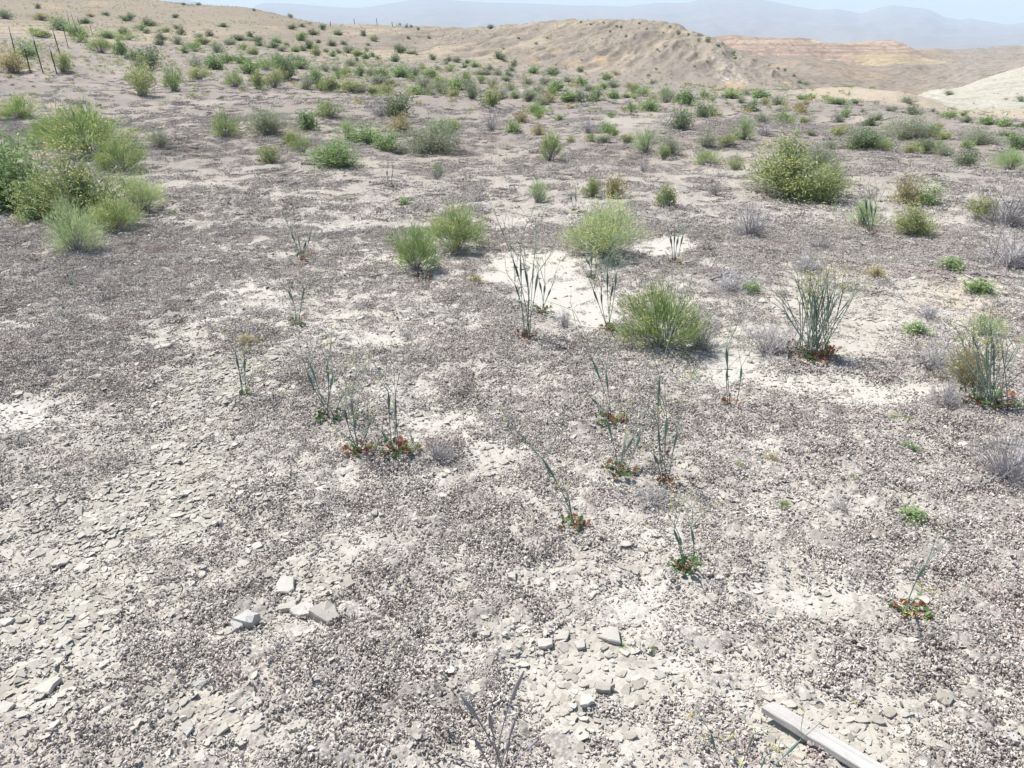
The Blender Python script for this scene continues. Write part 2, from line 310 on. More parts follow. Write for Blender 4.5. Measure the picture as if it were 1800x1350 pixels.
# crust lumps: dark tones paint both lichen and shade in the gaps, lighter tops
def crust_mat():
    m, t, p, o = nt('crust_lump'); a = N(t, 'ShaderNodeAttribute', attribute_name='rnd'); oi = N(t, 'ShaderNodeObjectInfo'); g = N(t, 'ShaderNodeNewGeometry')
    n = N(t, 'ShaderNodeTexNoise', noise_dimensions='3D'); n.inputs['Scale'].default_value = 160; n.inputs['Detail'].default_value = 2; t.links.new(g.outputs['Position'], n.inputs['Vector'])
    n2 = N(t, 'ShaderNodeTexNoise', noise_dimensions='3D'); n2.inputs['Scale'].default_value = 2.2; n2.inputs['Detail'].default_value = 3; t.links.new(g.outputs['Position'], n2.inputs['Vector'])
    v = math_(t, 'ADD', math_(t, 'MULTIPLY', a.outputs['Fac'], .62), math_(t, 'MULTIPLY', n.outputs['Fac'], .55)); v = math_(t, 'ADD', v, math_(t, 'MULTIPLY', math_(t, 'SUBTRACT', n2.outputs['Fac'], .5), .5))
    c = ramp(t, v, [(.12, (.125,.106,.095)), (.30, (.24,.208,.187)), (.46, (.385,.345,.308)), (.64, (.54,.495,.445)), (.9, (.66,.62,.56))])
    pk = mixc(t, math_(t, 'MULTIPLY', ramp_f(t, n2.outputs['Fac'], .58, .72), .4), c, (.26, .15, .15)); t.links.new(pk, p.inputs['Base Color']); p.inputs['Roughness'].default_value = .95; p.inputs['Specular IOR Level'].default_value = .1
    return m
def ramp_f(t, f, a, b):
    n = N(t, 'ShaderNodeMapRange'); n.inputs[1].default_value = a; n.inputs[2].default_value = b; t.links.new(f, n.inputs[0]); return n.outputs[0]
def stone_mat(name, stops, bump=.3):
    m, t, p, o = nt(name); a = N(t, 'ShaderNodeAttribute', attribute_name='rnd'); g = N(t, 'ShaderNodeNewGeometry'); oi = N(t, 'ShaderNodeObjectInfo')
    n = N(t, 'ShaderNodeTexNoise'); n.inputs['Scale'].default_value = 60; n.inputs['Detail'].default_value = 5; t.links.new(g.outputs['Position'], n.inputs['Vector'])
    v = math_(t, 'ADD', math_(t, 'MULTIPLY', a.outputs['Fac'], .45), math_(t, 'MULTIPLY', oi.outputs['Random'], .3)); v = math_(t, 'ADD', v, math_(t, 'MULTIPLY', n.outputs['Fac'], .35))
    t.links.new(ramp(t, v, stops), p.inputs['Base Color']); p.inputs['Roughness'].default_value = .9; p.inputs['Specular IOR Level'].default_value = .2
    b = N(t, 'ShaderNodeBump'); b.inputs['Strength'].default_value = bump; b.inputs['Distance'].default_value = .004; t.links.new(n.outputs['Fac'], b.inputs['Height']); t.links.new(b.outputs[0], p.inputs['Normal'])
    return m
M['crust'] = crust_mat()
M['flake'] = stone_mat('shale', [(.1, (.24,.215,.18)), (.45, (.36,.335,.285)), (.75, (.45,.425,.37)), (1, (.55,.525,.475))])
M['stone'] = stone_mat('pale_stone', [(.1, (.28,.26,.225)), (.5, (.39,.365,.32)), (1, (.50,.475,.43))])
M['gyp'] = stone_mat('white_stone', [(.1, (.30,.29,.27)), (.5, (.42,.405,.38)), (1, (.54,.525,.50))])

def ground_mat():
    m, t, p, o = nt('desert_ground')
    col = N(t, 'ShaderNodeAttribute', attribute_name='tint'); cr = N(t, 'ShaderNodeAttribute', attribute_name='crust'); fr = N(t, 'ShaderNodeAttribute', attribute_name='far')
    g = N(t, 'ShaderNodeNewGeometry')
    def noise(s, d, r=.6):
        n = N(t, 'ShaderNodeTexNoise'); n.inputs['Scale'].default_value = s; n.inputs['Detail'].default_value = d; n.inputs['Roughness'].default_value = r; t.links.new(g.outputs['Position'], n.inputs['Vector']); return n.outputs['Fac']
    n1 = noise(34, 6, .72); n2 = noise(9, 5, .7); n3 = noise(1.6, 6, .72); n4 = noise(140, 3, .6)
    near = math_(t, 'ADD', math_(t, 'MULTIPLY', n1, .6), math_(t, 'MULTIPLY', n4, .4))
    midv = math_(t, 'ADD', math_(t, 'MULTIPLY', n1, .5), math_(t, 'MULTIPLY', n2, .5))
    mv = N(t, 'ShaderNodeMix'); frc = math_(t, 'MINIMUM', fr.outputs['Fac'], 1.0); fr2 = math_(t, 'SUBTRACT', fr.outputs['Fac'], 1.0, True); t.links.new(frc, mv.inputs[0]); t.links.new(near, mv.inputs[2]); t.links.new(midv, mv.inputs[3])
    v = math_(t, 'ADD', mv.outputs[0], math_(t, 'MULTIPLY', math_(t, 'SUBTRACT', cr.outputs['Fac'], .5), .30))
    f = ramp_f(t, v, .47, .60); f = math_(t, 'MULTIPLY', f, math_(t, 'MULTIPLY', ramp_f(t, cr.outputs['Fac'], .02, .35), .92))
    dark = mixc(t, n2, (.17,.15,.138), (.33,.30,.272))
    base = mixc(t, ramp_f(t, n3, .3, .7), col.outputs['Color'], mixc(t, .5, col.outputs['Color'], (.9,.86,.8), 'MULTIPLY'))
    base = mixc(t, ramp_f(t, n4, .42, .62), base, mixc(t, .35, base, (.62,.58,.53), 'MULTIPLY'))
    c = mixc(t, f, base, dark)
    n5 = noise(2.6, 8, .85); c = mixc(t, math_(t, 'MULTIPLY', fr2, ramp_f(t, n5, .49, .62)), c, mixc(t, 1.0, c, (.60,.57,.54), 'MULTIPLY'))
    n6 = noise(1.1, 9, .9); c = mixc(t, math_(t, 'MULTIPLY', fr2, ramp_f(t, n6, .56, .66)), c, mixc(t, .5, c, (.62,.58,.5)))
    t.links.new(c, p.inputs['Base Color']); p.inputs['Roughness'].default_value = .95; p.inputs['Specular IOR Level'].default_value = .12
    b = N(t, 'ShaderNodeBump'); b.inputs['Strength'].default_value = .55; b.inputs['Distance'].default_value = .006
    t.links.new(n1, b.inputs['Height']); b2 = N(t, 'ShaderNodeBump'); b2.inputs['Strength'].default_value = .8; b2.inputs['Distance'].default_value = .05
    t.links.new(math_(t, 'MULTIPLY', n2, frc), b2.inputs['Height']); t.links.new(b.outputs[0], b2.inputs['Normal']); t.links.new(b2.outputs[0], p.inputs['Normal'])
    return m
M['ground'] = ground_mat()

# ------------------------------------------------------------ ground sheet
def lerp(a, b, f): return a + (b - a) * np.asarray(f)[..., None]
def tint(X, Y, Z, crust, pale, fl, dark):
    a = X / np.maximum(Y, 2); px = a * 1519 + 900
    nb = fbm(X, Y, .5, 4, 201, .6); nn = fbm(X, Y, 4, 3, 205, .6)
    c = np.ones(X.shape + (3,)) * np.array([.425, .40, .36])
    c = lerp(c, np.array([.50, .475, .43]), sm(.45, .7, nn))
    c = lerp(c, np.array([.50, .48, .44]), np.clip(pale, 0, 1) * .9)
    c = lerp(c, np.array([.36, .325, .265]), np.clip(fl, 0, 1) * .6)
    c = lerp(c, np.array([.56, .46, .36]), np.clip(pmask(TAN, X, Y, nn), 0, 1) * .8)
    c = lerp(c, np.array([.34, .22, .20]), np.clip(pmask(RED, X, Y, nn), 0, 1) * .2)
    # plains between 10 and 70 m: taupe shale with sandy washes
    f = sm(4.5, 15, Y) * (1 - .8 * sm(1.05, 1.3, pale) * (1 - sm(9, 14, Y))); wash = sm(.50, .66, fbm(X, Y * 1.6, .30, 4, 211, .6))
    mid = lerp(np.ones(X.shape + (3,)) * np.array([.30, .265, .238]), np.array([.38, .34, .29]), wash * .7)
    c = lerp(c, lerp(mid, np.array([.42, .388, .34]), np.clip(pale, 0, 1) * .75), f)
    # hills beyond 75 m
    h = sm(70, 88, Y); up = fbm(X - .30 * Y, Y * .15, .16, 4, 221, .6)
    hill = lerp(np.ones(X.shape + (3,)) * np.array([.30, .262, .22]), np.array([.41, .35, .265]), sm(.42, .62, up))
    hill = lerp(hill, np.array([.235, .20, .17]), sm(.50, .64, fbm(X - .30 * Y, Y * .25, .5, 4, 225, .65)) * .6)
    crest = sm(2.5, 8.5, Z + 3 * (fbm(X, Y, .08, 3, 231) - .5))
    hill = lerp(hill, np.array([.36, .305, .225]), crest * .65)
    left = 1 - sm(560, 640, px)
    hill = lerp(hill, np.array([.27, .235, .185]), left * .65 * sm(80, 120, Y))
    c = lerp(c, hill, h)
    c = lerp(c, np.array([.58, .40, .20]), np.clip(pmask(ORANGE, X, Y, nn), 0, 1) * .42)
    c = lerp(c, np.array([.74, .73, .69]), np.clip(pmask(WHITEROCK, X, Y, nn), 0, 1) * sm(.50, .58, fbm(X, Y, 1.6, 3, 241, .8)) * .55)
    kn = sm(1380, 1460, px) * sm(30, 38, Y) * (1 - sm(52, 60, Y))
    c = lerp(c, np.array([.45, .385, .30]), kn * .85)
    wh = sm(1600, 1650, px) * sm(62, 74, Y) * (1 - sm(175, 200, Y))
    wcol = lerp(np.ones(X.shape + (3,)) * np.array([.47, .455, .395]), np.array([.33, .315, .25]), sm(.42, .66, fbm(X + .5 * Y, Y * .6, .9, 5, 251, .7)) * .7)
    c = lerp(c, wcol, wh)
    base_w = sm(1650, 1720, px) * sm(48, 56, Y) * (1 - sm(62, 72, Y)); c = lerp(c, np.array([.58, .48, .34]), base_w * .6)
    crust = crust * (1 - h * .45) * (1 - kn * .8) * (1 - wh * .9) * (1 - base_w) * (1 - f * .25)
    return c, crust
def fan(Ys, acols, off, full=True):
    A, YY = np.meshgrid(acols, Ys); X = A * (YY + off)
    return X, YY
def gridfaces(r, c):
    i = np.arange(r - 1)[:, None] * c + np.arange(c - 1)[None]
    return np.stack([i, i + 1, i + 1 + c, i + c], -1).reshape(-1, 4)
OFF = .68
# rows: even steps down the picture to 20 m, then logarithmic
pyr = np.arange(1760, 208, -1.45); s = slope(pyr); Yn = -H / s
Yr = np.concatenate([np.linspace(-.45, Yn[0] - .02, 14), Yn, np.exp(np.linspace(math.log(Yn[-1] * 1.006), math.log(262), 400))])
half = 930 / 1519.0
ac = np.concatenate([np.linspace(-2.2, -half * 1.25, 90, endpoint=False), np.linspace(-half * 1.25, -half, 110, endpoint=False), np.linspace(-half, half, 1140, endpoint=False), np.linspace(half, half * 1.25, 110, endpoint=False), np.linspace(half * 1.25, 2.2, 90)])
X, Y = fan(Yr, ac, OFF)
lod = np.maximum(np.gradient(Yr), 0)[:, None] * np.ones_like(X) * .6 + .4 * np.abs(np.gradient(X, axis=1))
crust, pale, fl, dark = masks(X, Y)
zb = zbase(X, Y); Z = zb + crustrelief(X, Y, crust, lod)
c, cr2 = tint(X, Y, zb, crust, pale, fl, dark)
far = sm(4, 14, Y) + sm(25, 60, Y)
n_r, n_c = X.shape
V = np.stack([X, Y, Z], -1).reshape(-1, 3); Fq = gridfaces(n_r, n_c)
A4 = np.concatenate([c.reshape(-1, 3), np.ones((len(V), 1))], 1); crv = cr2.ravel(); frv = far.ravel()
# the rest of the ground round about: coarse
bx, by = np.meshgrid(np.linspace(-90, 90, 60), np.linspace(-90, -.42, 40)); bz = zbase(bx, by) - .02
V2 = np.stack([bx, by, bz], -1).reshape(-1, 3); F2_ = gridfaces(40, 60) + len(V)
V = np.concatenate([V, V2]); Fq = np.concatenate([Fq, F2_]); A4 = np.concatenate([A4, np.tile([.5, .46, .41, 1], (len(V2), 1))]); crv = np.concatenate([crv, np.full(len(V2), .5)]); frv = np.concatenate([frv, np.zeros(len(V2))])
g = link('ground', newmesh('ground', V, Fq, True, {'tint': A4, 'crust': crv, 'far': frv}, [M['ground']])); tag(g, kind='structure')
del V, Fq, A4, X, Y, Z, zb, crust, pale, fl, dark, c, cr2, lod, far

# ------------------------------------------------------------ far hills with banded rock, valley and mountains
def far_mat(name, bands):
    m, t, p, o = nt(name); g = N(t, 'ShaderNodeNewGeometry')
    n = N(t, 'ShaderNodeTexNoise'); n.inputs['Scale'].default_value = .25; n.inputs['Detail'].default_value = 9; n.inputs['Roughness'].default_value = .9; t.links.new(g.outputs['Position'], n.inputs['Vector'])
    if bands:
        at = N(t, 'ShaderNodeAttribute', attribute_name='tint'); c = mixc(t, ramp_f(t, n.outputs['Fac'], .47, .57), at.outputs['Color'], mixc(t, .95, at.outputs['Color'], (.50,.52,.44), 'MULTIPLY'))
    else:
        c = mixc(t, n.outputs['Fac'], (.16,.14,.125), (.27,.24,.21))
    t.links.new(c, p.inputs['Base Color']); p.inputs['Roughness'].default_value = 1; p.inputs['Specular IOR Level'].default_value = .1
    return m
Yf = np.exp(np.linspace(math.log(258), math.log(1990), 420)); af = np.linspace(-1.6, 1.6, 1500); af = af[(af > -1.6)]
X, Y = fan(Yf, af, OFF); zb = zbase(X, Y) - .3 * (1 - sm(258, 262, Y)); px = X / Y * 1519 + 900
bandn = zb + 2.5 * (fbm(X, Y, .01, 3, 301) - .5)
c = np.ones(X.shape + (3,)) * np.array([.265, .22, .18])
c = lerp(c, np.array([.31, .24, .18]), sm(.45, .65, fbm(X, Y, .03, 4, 305)))
top = sm(480, 540, Y)
lum = sm(.42, .62, vn(bandn * 1.1 + 3, bandn * 0 + .5, 77)) * .7 + .5 * sm(.5, .6, vn(bandn * 2.7, bandn * 0 + .5, 78)) - .3
redm = top * sm(1250, 1270, px) * (1 - sm(1600, 1650, px))
c = lerp(c, np.array([.31, .205, .16]), redm * .8); c = lerp(c, np.array([.46, .365, .28]), redm * np.clip(lum * 1.3, 0, 1) * .85)
c = lerp(c, np.array([.68, .64, .56]), redm * sm(1420, 1430, px) * (1 - sm(1440, 1450, px)) * sm(4, 6.5, zb) * .45)
c = lerp(c, np.array([.42, .34, .21]), sm(1480, 1540, px) * (1 - sm(1640, 1700, px)) * sm(460, 500, Y) * (1 - sm(540, 570, Y)) * .7)
c = lerp(c, np.array([.25, .26, .19]), sm(.5, .62, fbm(X, Y * .4, .012, 4, 311)) * .5 * (1 - top))
c = lerp(c, np.array([.29, .25, .215]), sm(1630, 1700, px) * .7)
V = np.stack([X, Y, zb], -1).reshape(-1, 3)
tag(link('hills', newmesh('hills', V, gridfaces(*X.shape), True, {'tint': np.concatenate([c.reshape(-1, 3), np.ones((len(V), 1))], 1)}, [far_mat('banded_hills', True)])), kind='structure')
MT = [(-1500,-40),(-800,-20),(-300,-30),(0,-10),(250,-5),(330,-6),(385,12),(420,28),(448,22),(458,9),(475,5),(540,8),(600,13),(640,14),(720,2),(735,-3),(760,-4),(830,3),(1000,9),(1100,12),(1150,5),(1200,4),(1240,-5),(1270,-4),(1330,0),(1380,9),(1430,18),(1460,15),(1480,19),(1502,24),(1525,16),(1555,9),(1600,14),(1620,16),(1650,30),(1678,36),(1695,32),(1710,36),(1760,43),(1800,37),(1900,20),(2300,0),(3000,20)]
mx = [p[0] for p in MT]; my = [p[1] for p in MT]
Ym = np.exp(np.linspace(math.log(1950), math.log(9500), 260)); am = np.linspace(-1.6, 1.6, 1500)
X, Y = fan(Ym, am, 0); px = X / Y * 1519 + 900; crest = np.interp(px, mx, my)
tt = np.clip((Y - 3000) / (7000 - 3000), 0, 1); py = 98 + (crest - 98) * np.where(Y < 7000, tt ** 1.15, 1)
zz = H + Y * slope(py); zz = np.where(Y > 7000, zz - (Y - 7000) * .12, zz)
zz = zz + (1 - np.abs(2 * fbm(X, Y, .0012, 5, 401, .55) - 1) * 2) * 110 * tt * (1 - tt) * 2.2 + (fbm(X, Y, .004, 3, 411) - .5) * 12 * tt
V = np.stack([X, Y, zz], -1).reshape(-1, 3)
tag(link('mountains', newmesh('mountains', V, gridfaces(*X.shape), True, None, [far_mat('far_mountains', False)])), kind='structure')
del V, X, Y

# ------------------------------------------------------------ scattered crust lumps and shale flakes (uncountable)
def lump_cluster(n, rad, size):
    ico = [(0,0,1),(.894,0,.447),(.276,.851,.447),(-.724,.526,.447),(-.724,-.526,.447),(.276,-.851,.447),(.724,.526,-.447),(-.276,.851,-.447),(-.894,0,-.447),(-.276,-.851,-.447),(.724,-.526,-.447),(0,0,-1)]
    fc = [(0,1,2),(0,2,3),(0,3,4),(0,4,5),(0,5,1),(1,6,2),(2,7,3),(3,8,4),(4,9,5),(5,10,1),(2,6,7),(3,7,8),(4,8,9),(5,9,10),(1,10,6)]
    ico = np.array(ico); Vs = []; Fs = []; rs = []; k = 0
    for i in range(n):
        r = rad * math.sqrt(rng.random()) * (1 + .3 * rng.normal()); an = rng.random() * 2 * math.pi
        s = size * (.5 + rng.random() ** 1.5 * 1.1) * np.array([1.15 + rng.random() * .8, .68, .8 + rng.random() * .9])
        v = (ico + rng.normal(size=ico.shape) * .16) * s; b = rng.random() * 6.28; e = rng.normal() * .5
        v = v @ np.array([[1, 0, 0], [0, math.cos(e), -math.sin(e)], [0, math.sin(e), math.cos(e)]]); e = rng.normal() * .55
        v = v @ np.array([[math.cos(e), 0, math.sin(e)], [0, 1, 0], [-math.sin(e), 0, math.cos(e)]])
        v = v @ np.array([[math.cos(b), -math.sin(b), 0], [math.sin(b), math.cos(b), 0], [0, 0, 1]])
        zc = size * (.2 + 1.6 * max(0, 1 - (r / rad) ** 2) * rng.random())
        v += [r * math.cos(an), r * math.sin(an), zc]
        Vs.append(v); Fs.append(np.array(fc) + k); k += 12; rr = rng.random(); rs.append(np.clip(rr * .75 + (ico[:, 2] * .18), 0, 1))
    return newmesh('crust_lumps', np.concatenate(Vs), np.concatenate(Fs), False, {'rnd': np.concatenate(rs)}, [M['crust']])
def flake_mesh(seed, thick=.10, mat='flake', name='shale_flake', n=None, rough=.0, wmin=.55):
    r_ = np.random.default_rng(seed); n = n or (r_.integers(5, 8) if mat == 'flake' else r_.integers(4, 6)); an = np.sort((np.arange(n) + r_.random(n) * .75) * 2 * math.pi / n)
    rad = (.38 + .22 * r_.random(n)) if mat == 'flake' else (.43 + .12 * r_.random(n)); P = np.stack([np.cos(an) * rad, np.sin(an) * rad * (wmin + .45 * r_.random())], 1)
    P2 = []
    for i in range(n):                        # broken edges: an extra point on each side
        a, b = P[i], P[(i + 1) % n]; P2 += [a, (a + b) / 2 + r_.normal(size=2) * .035]
    P = np.array(P2); m = len(P); t = thick * (.8 + .4 * r_.random())
    tilt = r_.normal(size=2) * .12
    zt = t * .5 + P @ tilt * thick * 2 + r_.normal(size=m) * thick * .12
    top = np.c_[P * .93, zt]; mid = np.c_[P * (1.0 + r_.normal(size=(m, 1)) * .03), zt * .55]; bot = np.c_[P * .97, np.full(m, -t * .6)]
    ct = np.array([[0, 0, t * .56]]); cb = np.array([[0, 0, -t * .6]])
    V = np.concatenate([top, mid, bot, ct, cb]); Q = []
    for i in range(m):
        j = (i + 1) % m; Q += [(m + i, m + j, j), (m + i, j, i), (2 * m + i, 2 * m + j, m + j), (2 * m + i, m + j, m + i), (i, j, 3 * m), (2 * m + j, 2 * m + i, 3 * m + 1)]
    return newmesh(name, V, Q, False, {'rnd': np.full(len(V), r_.random())}, [M[mat]])
def scatter(name, protos, P, rot, scl, idx):
    cl = bpy.data.collections.new(name + '_pieces')
    for i, me in enumerate(protos):
        o = bpy.data.objects.new('%s_piece_%02d' % (name, i), me); cl.objects.link(o)
    me = bpy.data.meshes.new(name); me.vertices.add(len(P)); me.vertices.foreach_set('co', np.asarray(P, np.float32).ravel())
    for nme, typ, v in (('rot', 'FLOAT_VECTOR', rot), ('scl', 'FLOAT_VECTOR', scl)):
        a = me.attributes.new(nme, typ, 'POINT'); a.data.foreach_set('vector', np.asarray(v, np.float32).ravel())
    a = me.attributes.new('idx', 'INT', 'POINT'); a.data.foreach_set('value', np.asarray(idx, np.int32))
    o = link(name, me); gn = bpy.data.node_groups.new(name, 'GeometryNodeTree')
    gn.interface.new_socket('Geometry', in_out='INPUT', socket_type='NodeSocketGeometry'); gn.interface.new_socket('Geometry', in_out='OUTPUT', socket_type='NodeSocketGeometry')
    gi = gn.nodes.new('NodeGroupInput'); go = gn.nodes.new('NodeGroupOutput'); ip = gn.nodes.new('GeometryNodeInstanceOnPoints'); ci = gn.nodes.new('GeometryNodeCollectionInfo')
    ci.inputs['Collection'].default_value = cl; ci.inputs['Separate Children'].default_value = True; ci.inputs['Reset Children'].default_value = True
    def na(nm, ty): q = gn.nodes.new('GeometryNodeInputNamedAttribute'); q.data_type = ty; q.inputs[0].default_value = nm; return q.outputs[0]
    e = gn.nodes.new('FunctionNodeEulerToRotation'); L = gn.links.new
    L(na('rot', 'FLOAT_VECTOR'), e.inputs[0]); L(gi.outputs[0], ip.inputs['Points']); L(ci.outputs[0], ip.inputs['Instance']); ip.inputs['Pick Instance'].default_value = True
    L(na('idx', 'INT'), ip.inputs['Instance Index']); L(e.outputs[0], ip.inputs['Rotation']); L(na('scl', 'FLOAT_VECTOR'), ip.inputs['Scale']); L(ip.outputs[0], go.inputs[0])
    md = o.modifiers.new('scatter', 'NODES'); md.node_group = gn; tag(o, kind='stuff'); return o
def scat_pts(n, y0, y1, over=1.12):           # even in picture rows between the two distances
    r0, r1 = -H / y0, -H / y1; s = r0 + rng.random(n) * (r1 - r0); Y = -H / s; a = (rng.random(n) * 2 - 1) * half * over; return a * (Y + OFF), Y
def area_pts(n, y0, y1, over=1.1, side=1.4):   # even over the ground, and a little way out to each side of the view
    k = half * over; ys = np.linspace(y0, y1, 400); w = k * (ys + OFF) + side; cdf = np.cumsum(w); f = w.sum() / (k * 1.04 * (ys + OFF)).sum(); n = int(n * f)
    Y = np.interp(rng.random(n), cdf / cdf[-1], ys); return (rng.random(n) * 2 - 1) * (k * (Y + OFF) + side), Y
protos = [lump_cluster(210, .055, .0025) for _ in range(5)] + [lump_cluster(170, .10, .0026) for _ in range(4)] + [lump_cluster(50, .03, .0036) for _ in range(3)]
X1, Y1 = area_pts(30000, .75, 7.5); X2, Y2 = area_pts(30000, 7.5, 19); X3, Y3 = area_pts(26000, 19, 50)
Xp = np.concatenate([X1, X2, X3]); Yp = np.concatenate([Y1, Y2, Y3]); cr, pl, fl, dk = masks(Xp, Yp)
cr = np.where(Yp > 19, cr - .12, cr); keep = (rng.random(len(Xp)) < (.14 + .86 * sm(.15, .85, cr)) * (1 - .6 * np.clip(fl, 0, 1)) * (1 - .9 * sm(.5, 1, pl)) * sm(50, 28, Yp) * (1 - .45 * sm(7, 8, Yp)) * (1 - .35 * sm(18, 24, Yp)) * (1 - .93 * sm(1360, 1440, Xp / Yp * 1519 + 900) * sm(27, 33, Yp))) ; Xp = Xp[keep]; Yp = Yp[keep]; cr = cr[keep]
zp = zbase(Xp, Yp) + crustrelief(Xp, Yp, cr, np.full(len(Xp), .002)) * .75; n = len(Xp); s_ = np.where(Yp > 19, 2.6, np.where(Yp > 7.5, 1.5, 1.0)) * (.7 + .7 * rng.random(n))
scatter('crust_rubble', protos, np.c_[Xp, Yp, zp], np.c_[rng.normal(size=n) * .15, rng.normal(size=n) * .15, rng.random(n) * 6.28], np.c_[s_, s_, s_ * (.7 + .9 * rng.random(n) * cr)], rng.integers(0, 12, n))
print('crust instances', n)
fprot = [flake_mesh(900 + i, .07 + .05 * (i % 3)) for i in range(10)]
Xa, Ya = area_pts(95000, .75, 4.0); Xb, Yb = area_pts(60000, 4.0, 9.5); Xp = np.concatenate([Xa, Xb]); Yp = np.concatenate([Ya, Yb]); cr, pl, fl, dk = masks(Xp, Yp)
keep = rng.random(len(Xp)) < (np.clip(fl, 0, 1) * .85 + .05 + .10 * sm(.55, .3, cr)) * np.where(Yp > 5, .6, 1); Xp = Xp[keep]; Yp = Yp[keep]; cr = cr[keep]; n = len(Xp)
zp = zbase(Xp, Yp) + crustrelief(Xp, Yp, cr, np.full(n, .002)) + .003
s_ = (.009 + .033 * rng.random(n) ** 2.4) * np.where(Yp > 4, 1.3, 1)
scatter('shale_gravel', fprot, np.c_[Xp, Yp, zp], np.c_[.15 + rng.normal(size=n) * .15, -.13 + rng.normal(size=n) * .15, .5 + rng.normal(size=n) * .9], np.c_[s_ * 1.1, s_ * .9, s_ * .6], rng.integers(0, 10, n))
print('flakes', n)

def twig_mesh(seed, n, green):
    r_ = np.random.default_rng(seed); b = Buf()
    for i in range(n):
        d = r_.normal(size=3); d[2] = abs(d[2]) * (1.3 if green else .5) + .05; b.tube(curve_pts(np.array([r_.normal() * .12, r_.normal() * .12, 0]), d, .35 + .5 * r_.random(), r_.normal(size=3) * .2, 4), [.022, .018, .014, .006], r_.random(), 0, 3)
    if green: b.blades(r_.normal(size=(26, 3)) * [.2, .2, .1] + [0, 0, .2], r_.normal(size=(26, 3)) * .14, .08, r_.random(26), 1, .5)
    return b.mesh('litter', [M['t'], M['g' if green == 1 else 'o']])
lp = [twig_mesh(i, 4 + i % 4, 0) for i in range(6)] + [twig_mesh(20 + i, 3, 1 + i % 2) for i in range(3)]
Xp, Yp = area_pts(5200, 1.0, 16); cr, pl, fl, dk = masks(Xp, Yp); pxx = Xp / (Yp + OFF) * 1519 + 900; ok = rng.random(len(Xp)) < .16 + .6 * sm(1150, 1500, pxx) * sm(3.0, 4.2, Yp) * (1 - sm(7, 9, Yp)); Xp = Xp[ok]; Yp = Yp[ok]; cr = cr[ok]; n = len(Xp)
zp = zbase(Xp, Yp) + crustrelief(Xp, Yp, cr, np.full(n, .002)); s_ = (.03 + .09 * rng.random(n) ** 2) * np.clip(Yp / 4, .35, 1)
scatter('dry_litter', lp, np.c_[Xp, Yp, zp], np.c_[rng.normal(size=n) * .1, rng.normal(size=n) * .1, rng.random(n) * 6.28], np.c_[s_, s_, s_], np.where(rng.random(n) < .82, rng.integers(0, 6, n), rng.integers(6, 9, n)))

